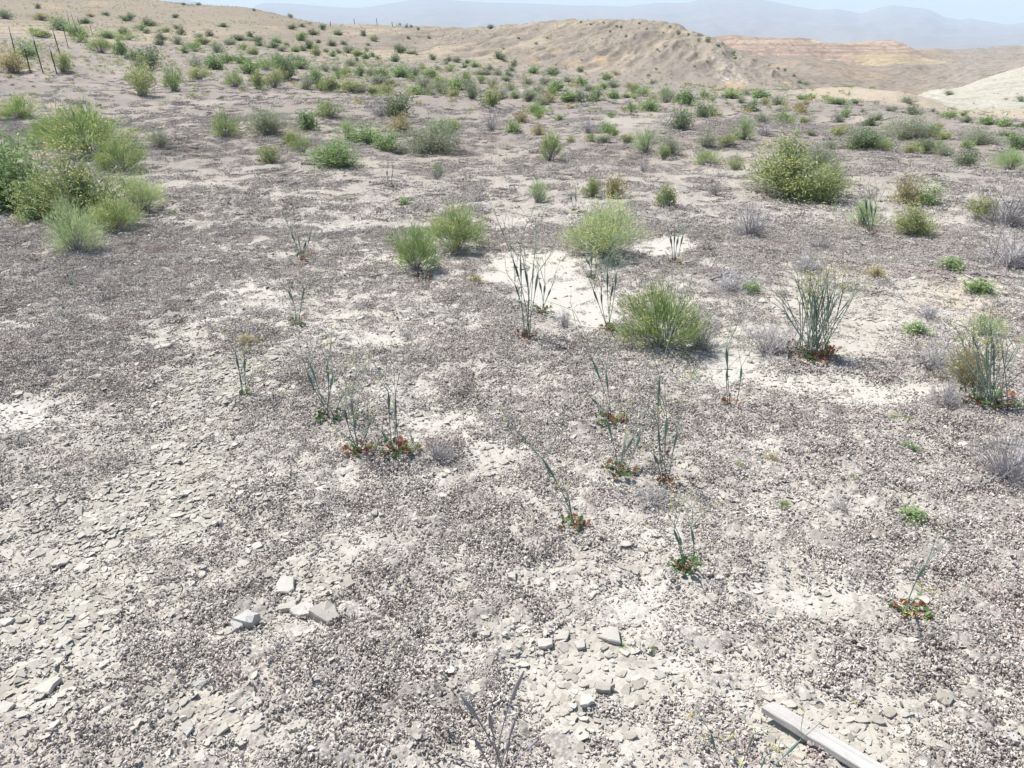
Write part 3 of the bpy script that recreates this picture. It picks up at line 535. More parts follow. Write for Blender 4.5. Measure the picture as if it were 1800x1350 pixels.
# ------------------------------------------------------------ stones big enough to tell apart
def zsurf(x, y):
    x = np.array([x]); y = np.array([y]); c_ = masks(x, y)[0]; return float((zbase(x, y) + crustrelief(x, y, c_, np.array([.002])))[0])
STONES = [ # px, py, width px, rotation, kind, thickness, label
 (570,1090,50,.5,'stone',.34,'thick squarish grey-tan stone slab, the biggest of the broken slabs'),
 (535,1077,46,.9,'stone',.22,'long grey stone slab leaning against the biggest squarish slab'),
 (508,1072,34,.2,'stone',.25,'grey broken slab behind the long leaning slab'),
 (503,1040,38,.6,'stone',.18,'pale pointed slab topmost in the group of broken slabs'),
 (515,1058,30,.1,'stone',.2,'flat light slab between the topmost and the long leaning slab'),
 (490,1020,22,1.2,'flake',.12,'small upright tan flake above the broken slabs'),
 (435,1103,46,.3,'gyp',.42,'crumbly white-grey rock with cracked top beside dark crust'),
 (418,1110,24,.8,'gyp',.35,'small white crumbly lump touching the cracked white rock'),
 (612,1033,30,.7,'flake',.16,'tan flat stone with a dark edge above the squarish slab'),
 (612,990,26,.1,'stone',.18,'thin pale stone sliver on the dark crust bank'),
 (660,913,16,1.4,'stone',.3,'small cream stone upright on the dark crust bank'),
 (672,917,12,.3,'stone',.3,'tiny cream pebble touching the small upright cream stone'),
 (903,1020,22,.2,'stone',.3,'oval white pebble alone on grey crust above pale clay'),
 (855,1126,16,.4,'stone',.35,'small rounded white stone west of the chain of pale stones'),
 (955,1136,34,.3,'stone',.22,'long pale stone starting the chain of pale stones'),
 (990,1122,28,.1,'stone',.2,'second flat pale stone in the chain of pale stones'),
 (1020,1137,26,.0,'stone',.26,'chunky pale stone below the second in the chain of pale stones'),
 (1062,1114,18,.2,'stone',.3,'rounded small pale stone above the broad white slab'),
 (1077,1127,40,-.1,'stone',.18,'broad white slab at the right end of the pale stone chain'),
 (1062,1145,16,1.2,'stone',.3,'short upright pale stone under the broad white slab'),
 (947,1150,18,.1,'stone',.24,'small cream flat stone under the long pale stone'),
 (1062,1215,34,-.2,'stone',.35,'square pale block sunk in the cracked clay patch'),
 (1030,1243,28,-.6,'stone',.22,'leaning pale slab below the square block in clay'),
 (1020,1320,22,1.4,'flake',.2,'upright tan stone near the dead trumpet stems'),
 (890,1228,26,.0,'flake',.2,'brownish flat stone left of the cracked clay patch'),
 (353,1208,28,.1,'gyp',.4,'bright white rounded stone amid dark crust'),
 (85,1215,46,.1,'flake',.2,'large pinkish tan flat stone in the flaky corner'),
 (122,1210,24,.9,'flake',.2,'grey-tan flake right beside the pinkish flat stone'),
 (167,1252,18,1.4,'flake',.25,'standing tan flake below the pinkish flat stone'),
 (390,1290,28,-.2,'flake',.2,'grey flat stone near the bottom of the flaky slope'),
 (332,1288,24,.0,'stone',.2,'pale flat stone with a small white stone on its edge'),
 (333,1298,16,.0,'gyp',.4,'little white stone lying on the edge of a flat stone'),
 (525,1285,30,.8,'flake',.2,'tan slab slanting near the bottom edge of the crust'),
 (535,1305,16,.2,'gyp',.35,'small white stone under the slanting tan slab'),
 (107,995,30,.1,'stone',.14,'pale rounded flat stone in the upper flaky slope'),
 (145,1003,24,.3,'flake',.15,'tan flat stone next to the pale rounded flat stone'),
 (14,1100,22,.4,'gyp',.3,'whitish stone at the very left edge of the photo'),
 (12,1252,30,.1,'stone',.2,'broad pale stone by the left edge under the whitish one'),
 (70,1040,20,.5,'flake',.2,'small tan flake between two pale patches of flaky slope'),
 (112,1140,22,.3,'flake',.2,'tan flake midway down the flaky slope'),
 (200,960,28,.2,'flake',.15,'long tan flake high on the flaky slope'),
 (140,905,22,.2,'gyp',.3,'small white stone at the top of the flaky slope'),
 (285,618,34,.1,'stone',.16,'long grey flat stone on the distant flaky patch'),
 (335,593,28,.0,'flake',.16,'tan flat stone above the long grey flat stone'),
 (265,640,22,.2,'flake',.16,'tan flake below the long grey flat stone'),
 (1655,1240,30,-.3,'flake',.3,'tan block half buried above the board, nearer to it than its twin'),
 (1760,1226,28,.3,'flake',.25,'greyish tan flat stone by the right edge of the photo'),
 (1543,1272,26,.2,'flake',.25,'brown flat stone just above the weathered board'),
 (1563,1258,20,.1,'flake',.25,'small brown stone touching the brown flat stone'),
 (1612,1265,16,.4,'gyp',.4,'bright white pebble right of the two brown stones'),
 (1775,1310,24,-.5,'gyp',.3,'white angular stone in the bottom right corner'),
 (1697,965,14,1.3,'stone',.3,'small upright cream stone on dark crust at the right'),
 (440,1005,18,.4,'flake',.2,'tan pebble above the cracked white rock'),
 (735,1290,18,.3,'flake',.25,'rounded tan stone left of the dead trumpet plant'),
 (780,1250,14,.2,'flake',.25,'rounded brown pebble above the rounded tan stone'),
]
PB = {}
for i, (px, py, w, rot, kd, th, lab) in enumerate(STONES):
    P = place(px, py); sz = w / ppm(P); z = zsurf(P[0], P[1])
    o = link('stone' if kd != 'flake' else 'flat_stone', flake_mesh(100 + i, th * .80, kd, 'stone', wmin=.62)); o.location = (P[0], P[1], z + .002 + sz * th * (.62 if kd == 'stone' else .42))
    o.scale = (sz * 1.12, sz * 1.25, sz); o.rotation_euler = (.10 + .12 * math.sin(i * 3.1), -.06 + .1 * math.cos(i * 5.3), rot)
    tag(o, lab, 'stone', 'stones lying on the crusted ground')

# ------------------------------------------------------------ shrubs
SP = { # stems, blades per stem, blade length, blade width, leaf position along blade, stem following, top colour share
 'b': dict(n=.17, w=.0095, wid=.35, al=.85, sp=70), 'p': dict(n=.15, w=.009, wid=.35, al=.75, sp=68), 'g': dict(n=.085, w=.030, wid=.5, al=.25, sp=78), 's': dict(n=.10, w=.016, wid=.45, al=.45, sp=72),
 'd': dict(n=.08, w=.026, wid=.5, al=.2, sp=78), 'y': dict(n=.10, w=.018, wid=.45, al=.5, sp=66), 'o': dict(n=.10, w=.018, wid=.45, al=.5, sp=70), 't': dict(n=.13, w=.006, wid=.3, al=.6, sp=72),
}
def shrub_meshes(ty, K, nb, scale, seed, flower=0.0):
    """unit shrub 1 wide, 1 high: (stems mesh, foliage mesh, flowers mesh or None)"""
    global rng
    rng = np.random.default_rng(seed); q = SP[ty]; nb = nb // 2 if ty == 't' else nb; st = Buf(); fo = Buf(); fw = Buf(); nf = 0
    lob = rng.normal(size=(5, 3)); lob /= np.linalg.norm(lob, axis=1, keepdims=True)
    G = 9 if K > 40 else 6; gth = R(q['sp']) * np.sqrt((np.arange(G) + rng.random(G)) / G); gph = np.arange(G) * 2.4 + rng.random(G); gh = (.58 if K > 100 else .66) + .46 * rng.random(G)
    for k in range(K):
        gi_ = int(rng.integers(0, G)); th = min(gth[gi_] + rng.normal() * .20, 1.5); ph = gph[gi_] + rng.normal() * .28 / max(.3, math.sin(gth[gi_]))
        d = np.array([math.sin(th) * math.cos(ph), math.sin(th) * math.sin(ph), math.cos(th)])
        rr = gh[gi_] * (.82 + .30 * rng.random()) * (1 + .22 * max(0, (lob @ d).max() - .6) - .12 * (rng.random() < .3))
        tip = d * np.array([.5, .5, .95]) * rr; b0 = np.array([rng.normal() * .05, rng.normal() * .05, -.02])
        mid = b0 * .5 + tip * np.array([.42, .42, .5]) + rng.normal(size=3) * .03; 
        tt = np.linspace(0, 1, 5)[:, None]; cv = (1 - tt) ** 2 * b0 + 2 * tt * (1 - tt) * mid + tt ** 2 * tip
        if k < 64 or ty == 't': st.tube(cv, np.linspace(.010, .003, 5) * (scale ** .5) * (.8 if ty != 't' else .55), rng.random(), 0, 3)
        t = ({'b': .50, 'p': .42, 'y': .42}.get(ty, .30) + {'b': .54, 'p': .62, 'y': .60}.get(ty, .72) * rng.random(nb) ** .75) if ty != 't' else (.15 + .85 * rng.random(nb))
        pos = (1 - t)[:, None] ** 2 * b0 + (2 * t * (1 - t))[:, None] * mid + (t ** 2)[:, None] * tip
        tan = (tip - mid); tan = tan / (np.linalg.norm(tan) + 1e-6)
        j = {'b': .035, 'p': .04, 't': .01}.get(ty, .055)
        pos = pos + rng.normal(size=(nb, 3)) * j * (.5 + t)[:, None]
        D = q['al'] * tan + (1 - q['al']) * rng.normal(size=(nb, 3)) * .8 + np.array([0, 0, .15]); D /= np.linalg.norm(D, axis=1, keepdims=True)
        L = q['n'] * (.5 + .8 * rng.random(nb)) * scale ** .6
        pos[:, 2] = np.maximum(pos[:, 2], .0)
        r = np.clip(.12 + .6 * rng.random(nb) * 1.0 + .38 * (t - .5), 0, 1)
        fo.blades(pos, D * L[:, None], q['w'] * scale * (.7 + .6 * rng.random(nb)), r, 0, q['wid'])
        if flower and rng.random() < .75:
            m = max(1, int(nb * flower * (1.6 * rng.random()))); e = pos[-1] * 0 + tip + rng.normal(size=(m, 3)) * .04
            fw.blades(e, rng.normal(size=(m, 3)) * .018 * scale, .022 * scale, rng.random(m), 0, .5); nf += m
    allv = np.concatenate(fo.V); cxy = np.percentile(allv[:, :2], 50, axis=0) * .5; ext = np.maximum(np.percentile(allv[:, :2], 97.5, axis=0) - np.percentile(allv[:, :2], 2.5, axis=0), .1); hz = np.percentile(allv[:, 2], 98)
    for bf in (st, fo, fw):
        for v in bf.V: v[:, 0] /= ext[0]; v[:, 1] /= ext[1]; v[:, 2] /= hz
    nm = {'t': 'sprays'}.get(ty, 'foliage')
    return (st.mesh('stems', [M['wood' if ty != 't' else 't']]), fo.mesh(nm, [M[ty]]), fw.mesh('blossoms', [M['fl' if ty != 'b' else 'straw']]) if nf else None)
CACHE = {}
def protos_for(ty, lod, var, fl):
    k = (ty, lod, var, fl)
    if k not in CACHE:
        K, nb, s = {0: (96, 44, .66), 1: (60, 26, 1.0), 2: (46, 22, 1.6), 3: (26, 14, 2.6)}[lod]
        CACHE[k] = shrub_meshes(ty, K, nb, s, 1000 + hash((('bpgsdyot'.index(ty)), lod, var)) % 9999, fl)
    return CACHE[k]
NAMES = {'b': 'broom_shrub', 'p': 'pale_broom_shrub', 'g': 'saltbush', 's': 'sagebrush', 'd': 'dense_shrub', 'y': 'flowering_shrub', 'o': 'olive_shrub', 't': 'dead_shrub'}
COLW = {'b': 'fine-stemmed green', 'p': 'pale green wispy', 'g': 'bright leafy green', 's': 'grey-green', 'd': 'dark green', 'y': 'yellow-green', 'o': 'olive-brown', 't': 'grey leafless'}
# px, py of the base, width, height in photo pixels, type, flowers, label
BIG = [
 (28,372,135,128,'g',0,'large blue-green leafy shrub cut off by the left edge'),
 (168,276,150,92,'b',1,'widest broom-like green shrub, grey-stemmed, behind the left edge clump'),
 (95,256,70,52,'b',0,'low fine-stemmed green shrub beside the widest broom-like shrub'),
 (150,388,135,116,'y',1,'tall upright green and gold broom shrub in the middle of the left clump'),
 (215,304,76,62,'b',1,'pale straw-tipped shrub between the two broom shrubs of the left clump'),
 (250,374,76,72,'p',1,'straggly yellow-dotted shrub at the outer edge of the left clump'),
 (136,446,92,98,'p',0,'light green leafy shrub standing lowest and frontmost in the left clump'),
 (208,406,80,62,'b',1,'olive-green shrub low in the shade side of the left clump'),
 (72,388,66,70,'g',1,'yellow-dotted shrub in front of the blue-green leafy shrub'),
 (286,262,34,44,'s',0,'thin grey-green shrub off the right tip of the widest broom-like shrub'),
 (35,210,68,40,'b',1,'low spreading green shrub on the bare dark ground above the left clump'),
 (20,128,56,42,'o',1,'olive shrub touching the left edge beside the fence'),
 (48,104,42,32,'g',0,'leafy green shrub behind the first two fence posts'),
 (111,126,34,34,'y',1,'vase-shaped yellow shrub right of the fence posts'),
 (262,124,50,40,'d',0,'rounded dark green shrub behind the tall yellow-green shrub'),
 (250,168,56,62,'y',1,'tall yellow-green shrub with a dark dead base, above the left slope'),
 (307,161,36,48,'b',0,'narrow vase-shaped green shrub right of the tall yellow-green shrub'),
 (178,93,40,26,'b',1,'spreading pale green shrub on the slope beyond the fence'),
 (212,97,20,28,'g',0,'narrow upright green shrub on the slope beyond the fence'),
 (397,243,54,50,'b',1,'green shrub with straw tips and brown dead base on the dark plain'),
 (470,238,78,48,'s',0,'blue-grey domed shrub beside the straw-tipped green shrub'),
 (538,228,28,32,'g',0,'small upright green shrub between the blue-grey dome and sandy spot'),
 (580,208,52,32,'y',0,'low yellowish green shrub beside a white sandy spot'),
 (511,258,32,30,'y',1,'yellow-flowered small shrub behind the pair of green shrubs'),
 (531,270,36,36,'b',1,'compact green shrub just left of the vivid rounded saltbush'),
 (478,288,40,34,'y',1,'sparse yellow-tipped seedling shrub alone on crusted ground'),
 (590,292,76,46,'g',0,'vivid green rounded saltbush with a small dark shadow'),
 (700,206,52,42,'d',0,'blue-green rounded bush on the dark bank above the sandy gap'),
 (669,206,34,26,'t',0,'grey twiggy shrub leaning against the blue-green rounded bush'),
 (703,233,46,34,'o',0,'straw-brown shrub in front of the blue-green rounded bush'),
 (645,254,56,40,'g',0,'bright leafy shrub, left half of the green pair by white sand'),
 (678,264,50,38,'g',0,'bright leafy shrub, right half of the green pair by white sand'),
 (612,246,38,36,'p',0,'light green shrub behind the vivid rounded saltbush'),
 (755,268,96,56,'s',0,'broad grey-green twiggy shrub with dark shadow beneath'),
 (772,236,44,28,'g',0,'green shrub tucked behind the broad grey-green twiggy shrub'),
 (797,231,26,20,'y',1,'small yellow-green tuft right of the broad grey-green shrub'),
 (864,230,38,36,'t',0,'dark grey twiggy shrub alone on the dark bank'),
 (862,191,26,32,'y',1,'yellow-topped vase-shaped shrub at the end of the shrub band'),
 (965,284,38,54,'b',1,'upright oval green shrub alone in the middle of the plain'),
 (917,216,32,20,'o',0,'orange-tinged olive shrub at the head of the pink sandy wash'),
 (947,238,30,22,'o',0,'rusty olive shrub beside the pink sandy wash'),
 (941,198,32,18,'g',0,'fresh green shrub topping the paired shrub above the wash'),
 (948,210,28,20,'b',0,'yellowish shrub directly under the fresh green topped one'),
 (1033,233,52,24,'t',0,'grey mounded shrub on the lip of the white gully'),
 (1066,234,30,20,'g',0,'green shrub joined to the grey mounded shrub'),
 (1136,268,52,44,'p',0,'round sage green shrub, left of the joined pair on the step'),
 (1180,272,40,38,'s',0,'round grey shrub, right of the joined pair on the step'),
 (1166,281,16,24,'y',1,'tiny yellow-tipped shrub before the joined pair on the step'),
 (1197,229,42,36,'d',0,'dark green round shrub above the joined pair on the step'),
 (1234,209,30,32,'d',0,'dark green fan-shaped shrub casting a shadow on the slope'),
 (1308,244,38,38,'p',0,'sage green shrub above the big yellow-flowered bush'),
 (1275,259,32,28,'y',1,'yellow-tipped shrub by a fallen stick'),
 (1236,262,44,34,'s',0,'grey brushy shrub behind the olive fan shrub'),
 (1243,289,48,28,'b',0,'olive green fan-shaped shrub on the sandy step'),
 (1290,299,30,26,'y',0,'small stiff-leaved saltbush on bare sand'),
 (1386,348,132,92,'y',1,'biggest yellow-flowered bush with dark green heart'),
 (1452,357,60,56,'y',1,'bright yellow lobe-shaped bush against the biggest yellow-flowered bush'),
 (1388,282,56,40,'d',0,'green shrub rising behind the biggest yellow-flowered bush'),
 (1440,300,66,44,'s',0,'hazy grey shrub behind the biggest yellow-flowered bush'),
 (1518,263,72,38,'d',0,'long low deep green shrub on the mid slope'),
 (1552,267,30,22,'b',0,'pale end shrub merging with the long low deep green shrub'),
 (1594,244,74,46,'s',0,'big grey-green domed shrub with dark stems'),
 (1636,242,34,28,'b',0,'green shrub joined to the right flank of the grey-green dome'),
 (1622,270,34,28,'d',0,'green shrub middle of the row under the grey-green dome'),
 (1665,279,36,28,'s',0,'greyish shrub ending the row under the grey-green dome'),
 (1722,254,60,34,'s',0,'smooth domed sage green shrub toward the right edge'),
 (1698,293,38,30,'d',0,'ball-shaped shrub on the sandy bank'),
 (1775,298,64,36,'p',0,'pale green spreading shrub on the bank at the right edge'),
 (1788,262,46,30,'g',0,'dark leafy shrub above the pale spreading one at the right edge'),
 (1590,360,50,54,'o',0,'olive shrub standing behind the leafy saltbush by dead stems'),
 (1622,358,56,40,'g',0,'leafy green saltbush right of the olive shrub'),
 (1606,416,66,56,'y',1,'yellow-flecked shrub in front of the leafy saltbush'),
 (1762,398,100,70,'t',0,'large grey leafless shrub by the right edge'),
 (1718,388,44,46,'y',1,'yellow-leaved side growth of the large grey leafless shrub'),
 (730,478,78,86,'b',0,'upright dark-green rush-like shrub left of the yellow-tipped pair mate'),
 (803,441,98,86,'b',1,'broom shrub with straw-yellow tips and splayed grey stems'),
 (1062,452,118,104,'p',1,'large feathery light green shrub on white sand'),
 (1168,612,138,118,'b',1,'large yellow-tipped broom shrub in the middle of the scene'),
 (1232,612,76,74,'t',0,'grey dead half clinging to the large yellow-tipped broom shrub'),
 (945,357,32,44,'p',0,'light green upright shrub with grey stems on crust'),
 (1040,347,34,38,'y',1,'straw-tipped small shrub behind the large feathery shrub'),
 (1080,350,28,42,'o',0,'rust-orange thin shrub just behind the large feathery shrub'),
 (1171,366,28,40,'y',1,'thin-stemmed yellow shrub standing alone behind white sand'),
 (769,317,32,30,'t',0,'small twiggy grey tuft with fresh green middle, on the open plain'),
 (770,312,14,24,'g',0,'fresh green sprig inside the small twiggy grey tuft'),
 (1320,418,72,58,'t',0,'lilac-grey dead shrub on the crust above the pale flat'),
 (1290,512,88,28,'t',0,'flattened heap of bleached dead twigs'),
 (1322,516,34,26,'g',0,'small green clump growing from the bleached twig heap'),
 (1350,622,84,58,'t',0,'grey skeletal shrub left of the densest trumpet plant'),
 (1765,852,100,118,'t',0,'tangled dark-grey dead shrub at the right edge, lowest on the slope'),
 (1770,470,110,70,'t',0,'wispy grey dead shrub above the fallen dark branch'),
 (1460,320,44,40,'s',0,'ghostly grey low shrub right behind the yellow bush lobe'),
 (1515,400,50,50,'p',0,'thin grassy green plant behind the dark dry stalks'),
 (1725,590,56,42,'p',0,'wispy green plant behind the second densest trumpet plant'),
 (1690,680,60,80,'o',0,'thin olive plant left of the second densest trumpet plant'),
 (1640,650,90,50,'t',0,'sprawling grey dead twigs on the pale flat'),
 (1140,892,64,40,'t',0,'low lilac-grey dead tuft beside the trumpet rosettes'),
 (1400,360,1,1,'t',0,''),
]
SMALL = """10 33 22 14 s|72 35 22 11 o|66 15 10 8 d|62 63 20 12 b|78 67 22 12 y|105 53 34 22 g|135 63 40 22 g|138 74 22 14 b|148 41 18 9 d|190 67 40 14 g|225 71 40 14 b|215 59 16 9 d|235 105 20 14 d|185 27 12 6 d|160 29 12 6 o|226 37 20 12 d|262 45 24 12 d|248 53 22 8 b|258 59 12 7 d|285 71 20 14 d|283 79 16 10 d|290 56 20 8 y
323 9 8 4 d|348 9 8 4 d|446 19 5 4 d|309 31 10 6 d|392 47 16 6 d|310 51 10 6 d|318 61 14 14 d|312 77 20 16 s|370 64 12 10 d|350 66 14 7 s|441 65 12 9 d|452 73 18 8 d|455 81 16 10 d|420 71 24 9 d|405 79 20 10 s|355 78 22 11 y|428 89 16 10 b|445 96 18 12 y|383 93 22 16 s|342 91 28 15 b|325 93 12 12 g|350 120 34 22 s|373 121 28 24 g|425 113 30 20 g|396 112 24 16 b
485 75 14 9 g|530 71 16 12 g|535 64 12 8 y|512 51 14 8 d|482 85 18 10 d|495 89 18 7 s|503 81 8 8 g|520 91 14 8 g|532 89 14 8 d|545 86 20 14 d|555 98 16 15 y|573 92 8 6 d|585 81 14 10 d|585 99 12 10 g|595 94 10 8 s|559 76 10 6 d|550 61 16 9 d|568 52 10 9 d|592 61 14 8 g|510 29 8 6 d|545 43 8 5 o|530 47 10 5 d|350 141 38 24 y|414 153 34 28 b|455 156 30 32 y|483 155 32 34 y|440 129 28 22 g|470 124 40 22 b|505 139 38 38 d|490 118 26 20 g|530 121 40 16 g|525 108 24 10 s|540 158 30 24 s|555 147 24 26 g|565 159 20 16 b|583 161 26 24 y|590 125 16 10 s|595 139 14 14 b|572 126 20 12 s
638 63 10 9 d|658 72 14 9 y|703 47 8 6 b|714 49 6 5 d|723 48 5 4 d|735 52 5 4 d|718 68 6 5 d|755 68 6 5 d|862 51 10 7 d|605 78 12 6 d|612 93 16 12 s|628 98 16 9 y|645 91 10 8 s|643 103 14 8 g|655 101 8 9 d|663 105 8 6 d|618 117 20 12 s|628 108 6 8 d|647 80 10 5 s|703 91 18 12 d|695 109 18 15 d|725 95 24 7 s|760 105 12 9 d|788 108 14 8 d|784 113 10 6 s|803 109 14 9 s|821 112 9 7 d|835 119 16 11 g|815 120 12 9 g|792 125 20 10 b|768 123 14 9 s|743 124 14 9 y|878 103 20 13 d|885 87 6 4 o
605 136 16 14 b|613 128 12 8 s|633 133 18 16 g|655 136 18 14 s|671 136 22 16 g|702 134 28 16 g|729 133 20 14 s|757 137 24 16 g|725 142 18 10 b|665 148 26 16 s|688 149 20 10 s|745 154 30 20 s|776 151 28 16 y|803 159 28 22 g|820 151 16 22 b|845 146 16 12 b|865 153 20 14 s|848 131 34 10 s|858 128 14 12 d|875 133 16 10 s|895 136 14 10 d|890 142 20 8 s|898 159 16 12 d|830 174 36 34 s|797 170 24 14 y|778 168 24 22 s|755 167 22 16 s|731 169 26 16 g|682 168 34 20 y|655 167 20 14 y|618 162 44 22 y|635 166 22 14 s|880 173 34 20 s|900 125 10 8 d
938 129 16 12 g|970 133 22 13 d|1021 127 11 9 d|1066 141 15 11 g|996 144 20 11 s|904 118 10 12 d|1083 133 12 8 o|1147 148 12 8 s|942 78 5 4 d|912 69 5 4 d|1072 57 5 4 d|1083 47 5 3 d|1092 49 5 4 d|1100 65 5 4 d|1192 61 7 6 d|1137 52 4 3 d|1155 88 4 3 d|1160 92 4 3 d|1038 44 5 3 d|1166 59 4 3 d|1178 48 4 3 d|1210 62 4 4 d|1228 72 5 4 d|1245 74 9 8 d|1262 82 7 5 d|1271 95 6 5 s|1288 95 10 6 g|1293 104 6 4 d|1325 107 5 4 s|1352 116 4 3 d|1368 122 5 4 d|1379 125 5 5 d|1395 134 5 4 d|1405 146 8 6 g|1417 149 8 6 g|1243 109 4 3 d|1221 118 4 3 d|1140 133 6 4 o|962 68 4 3 d|1021 40 4 3 d|1061 41 4 3 d|1124 42 4 3 d|1153 122 4 3 d
926 149 24 14 s|957 149 18 12 s|945 161 18 10 s|980 159 22 18 g|1020 151 20 14 g|1035 161 18 12 s|1060 158 18 12 g|1078 155 20 12 s|1105 156 14 10 o|1115 164 20 14 b|1130 171 30 18 b|1078 173 18 12 g|1100 173 16 8 y|1115 175 12 9 y|1148 176 16 9 o|1172 180 30 22 s|1170 169 18 14 g|1193 179 12 14 d|905 173 16 14 g|930 176 28 18 s|965 179 20 14 o|950 183 24 14 s|970 167 20 12 b|998 177 26 16 g|1018 177 20 22 s|1045 178 28 18 d
902 234 24 20 g|983 212 14 10 g|1075 207 14 9 b|1110 197 18 16 b|1138 195 28 20 g|1150 194 14 10 s|1078 240 16 14 b|1040 249 20 12 b|1062 249 20 12 s|1004 252 12 13 y|1101 252 18 14 y
1207 184 22 24 g|1250 206 16 18 g|1238 171 16 12 g|1254 183 8 12 b|1284 173 28 14 g|1311 169 15 13 s|1336 171 28 12 g|1303 181 14 10 s|1280 184 10 5 s|1320 194 24 16 d|1343 185 14 12 y|1367 185 28 18 s|1352 192 8 6 y|1405 196 18 16 o|1415 186 10 9 o|1407 174 12 8 g|1422 176 24 10 g|1470 183 38 12 g|1497 183 12 8 s|1338 217 34 20 s|1380 221 38 24 b|1415 216 20 10 y|1485 206 14 16 g|1472 216 20 18 s|1470 241 34 20 y|1400 240 10 14 p|1345 238 24 18 t|1297 244 14 10 g
1503 184 8 9 d|1593 182 24 13 s|1515 198 10 7 s|1562 196 14 8 s|1571 197 12 10 s|1604 202 20 15 d|1588 199 8 4 d|1640 197 10 7 s|1646 202 8 6 s|1543 211 15 11 d|1527 223 22 18 d|1602 271 26 18 y|1642 271 24 22 b|1658 247 24 14 y|1670 209 26 12 g|1698 214 20 10 d|1693 204 12 9 y|1735 219 24 13 g|1755 219 10 10 s|1768 224 18 16 g|1792 226 18 10 d|1698 263 20 16 g|1768 241 20 10 d|1668 167 14 7 s|1794 178 14 9 s|1768 176 6 4 s|1460 262 20 14 s|1425 238 18 10 s|1560 228 18 10 s|1650 225 14 7 o"""
def add_shrub(px, py, w, h, ty, fl, label, var):
    P = place(px, py); k = ppm(P); lod = 0 if w >= 60 else 1 if w >= 30 else 2 if w >= 13 else 3
    if fl: flv = .5 if lod < 2 else .35
    else: flv = 0.0
    st, fo, fw = protos_for(ty, lod, var % (2 if lod == 0 else 3), flv)
    gr = 1.15 if w < 30 else .98; sx = w / k * gr; sz = h / k * (.93 if w > 30 else .98)
    rot = (var * 2.399) % 6.283; loc = (P[0], P[1], P[2] - .01 * sz)
    if w < 9:
        o = link(NAMES[ty], fo); o.location = loc; o.rotation_euler = (0, 0, rot); o.scale = (sx, sx, sz); return o
    e = empty(NAMES[ty], loc, rot); e.scale = (sx, sx * .95, sz)
    link('stems', st, e); link('foliage' if ty != 't' else 'sprays', fo, e)
    if fw: link('blossoms', fw, e)
    return e
LM = []
for i, (px, py, w, h, ty, fl, lab) in enumerate(BIG):
    if not lab: continue
    tag(add_shrub(px, py, w, h, ty, fl, lab, i), lab, 'shrub', 'desert shrubs'); LM.append((px, py - h / 2, lab))
used = set(l for _, _, l in LM)
KEYS = [ # short names for places used in the labels of the small shrubs
 (75,95,'the near fence posts'),(48,104,'the leafy shrub behind fence posts'),(110,118,'the vase-shaped yellow shrub by the fence'),(262,110,'the rounded dark green shrub'),(250,150,'the tall yellow-green shrub'),(307,145,'the narrow vase-shaped green shrub'),
 (150,5,'the orange soil at the top edge'),(300,2,'the left hilltop'),(440,16,'the left hill crest'),(560,44,'the foot of the left hill crest'),(660,38,'the far ridge fence posts'),(862,46,'the lone bush on the skyline saddle'),(1060,40,'the brown hill summit'),(1055,103,'the orange patch on the brown hill'),
 (975,90,'the pale ramp on the brown hill'),(1280,128,'the white rock streak'),(1290,158,'the orange strip under the brown hill'),(1245,70,'the dark bush on the brown hill shoulder'),(1500,155,'the pale knoll top'),(1700,150,'the white hillside'),(1594,222,'the big grey-green dome'),(1518,245,'the long low deep green shrub'),
 (1722,238,'the smooth domed sage green shrub'),(1386,300,'the biggest yellow-flowered bush'),(1234,195,'the dark fan-shaped shrub'),(1197,212,'the dark green round shrub'),(1110,214,'the white gully'),(985,250,'the pink sandy wash'),(862,175,'the yellow-topped vase-shaped shrub'),(700,185,'the blue-green rounded bush'),
 (580,190,'the white sandy spot'),(470,215,'the blue-grey domed shrub'),(397,220,'the straw-tipped green shrub'),(731,160,'the vivid green patch in the shrub band'),(755,245,'the broad grey-green twiggy shrub'),(483,140,'the cream-tipped shrub pair'),(178,80,'the spreading pale shrub beyond the fence'),(1775,280,'the pale spreading shrub at the right edge'),(178,60,'the white soil streak on the left hill'),(930,118,'the sandy track at the hill foot'),(695,100,'the dark shrub on the white slope'),(1380,215,'the fan of green above the yellow bush')]
def autolabel(px, py, w, ty, rel=KEYS):
    size = 'tiny' if w < 8 else 'small' if w < 16 else 'medium' if w < 27 else 'sizeable'
    near = sorted(rel, key=lambda q: math.hypot(q[0] - px, (q[1] - py) * 1.6))
    for k in range(7):
        q = near[k]; dx = px - q[0]; dy = py - q[1]; d = math.hypot(dx, dy)
        if abs(dx) > 2.2 * abs(dy): dr = 'right of' if dx > 0 else 'left of'
        elif abs(dy) > 2.2 * abs(dx): dr = 'below' if dy > 0 else 'above'
        else: dr = ('below' if dy > 0 else 'above') + (' and right of' if dx > 0 else ' and left of')
        dist = 'just' if d < 18 else 'a little' if d < 40 else 'well'
        lab = '%s %s shrub %s %s %s' % (size, COLW[ty], dist, dr, q[2])
        if lab not in used and len(lab.replace('-', '').split()) <= 16: used.add(lab); return lab
    for wd in ('second', 'third', 'fourth', 'fifth', 'sixth', 'seventh'):
        q = near[0]; lab = '%s %s %s shrub out from %s' % (wd, size, COLW[ty], q[2])
        if lab not in used: used.add(lab); return lab
    return lab
for i, e in enumerate(SMALL.replace('\n', '|').split('|')):
    a = e.split(); px, py, w, h = map(float, a[:4]); ty = a[4]
    o = add_shrub(px, py, w * 1.04, h * 1.08, ty, 1 if ty == 'y' else 0, '', i); tag(o, autolabel(px, py - h / 2, w, ty), 'shrub', 'desert shrubs')

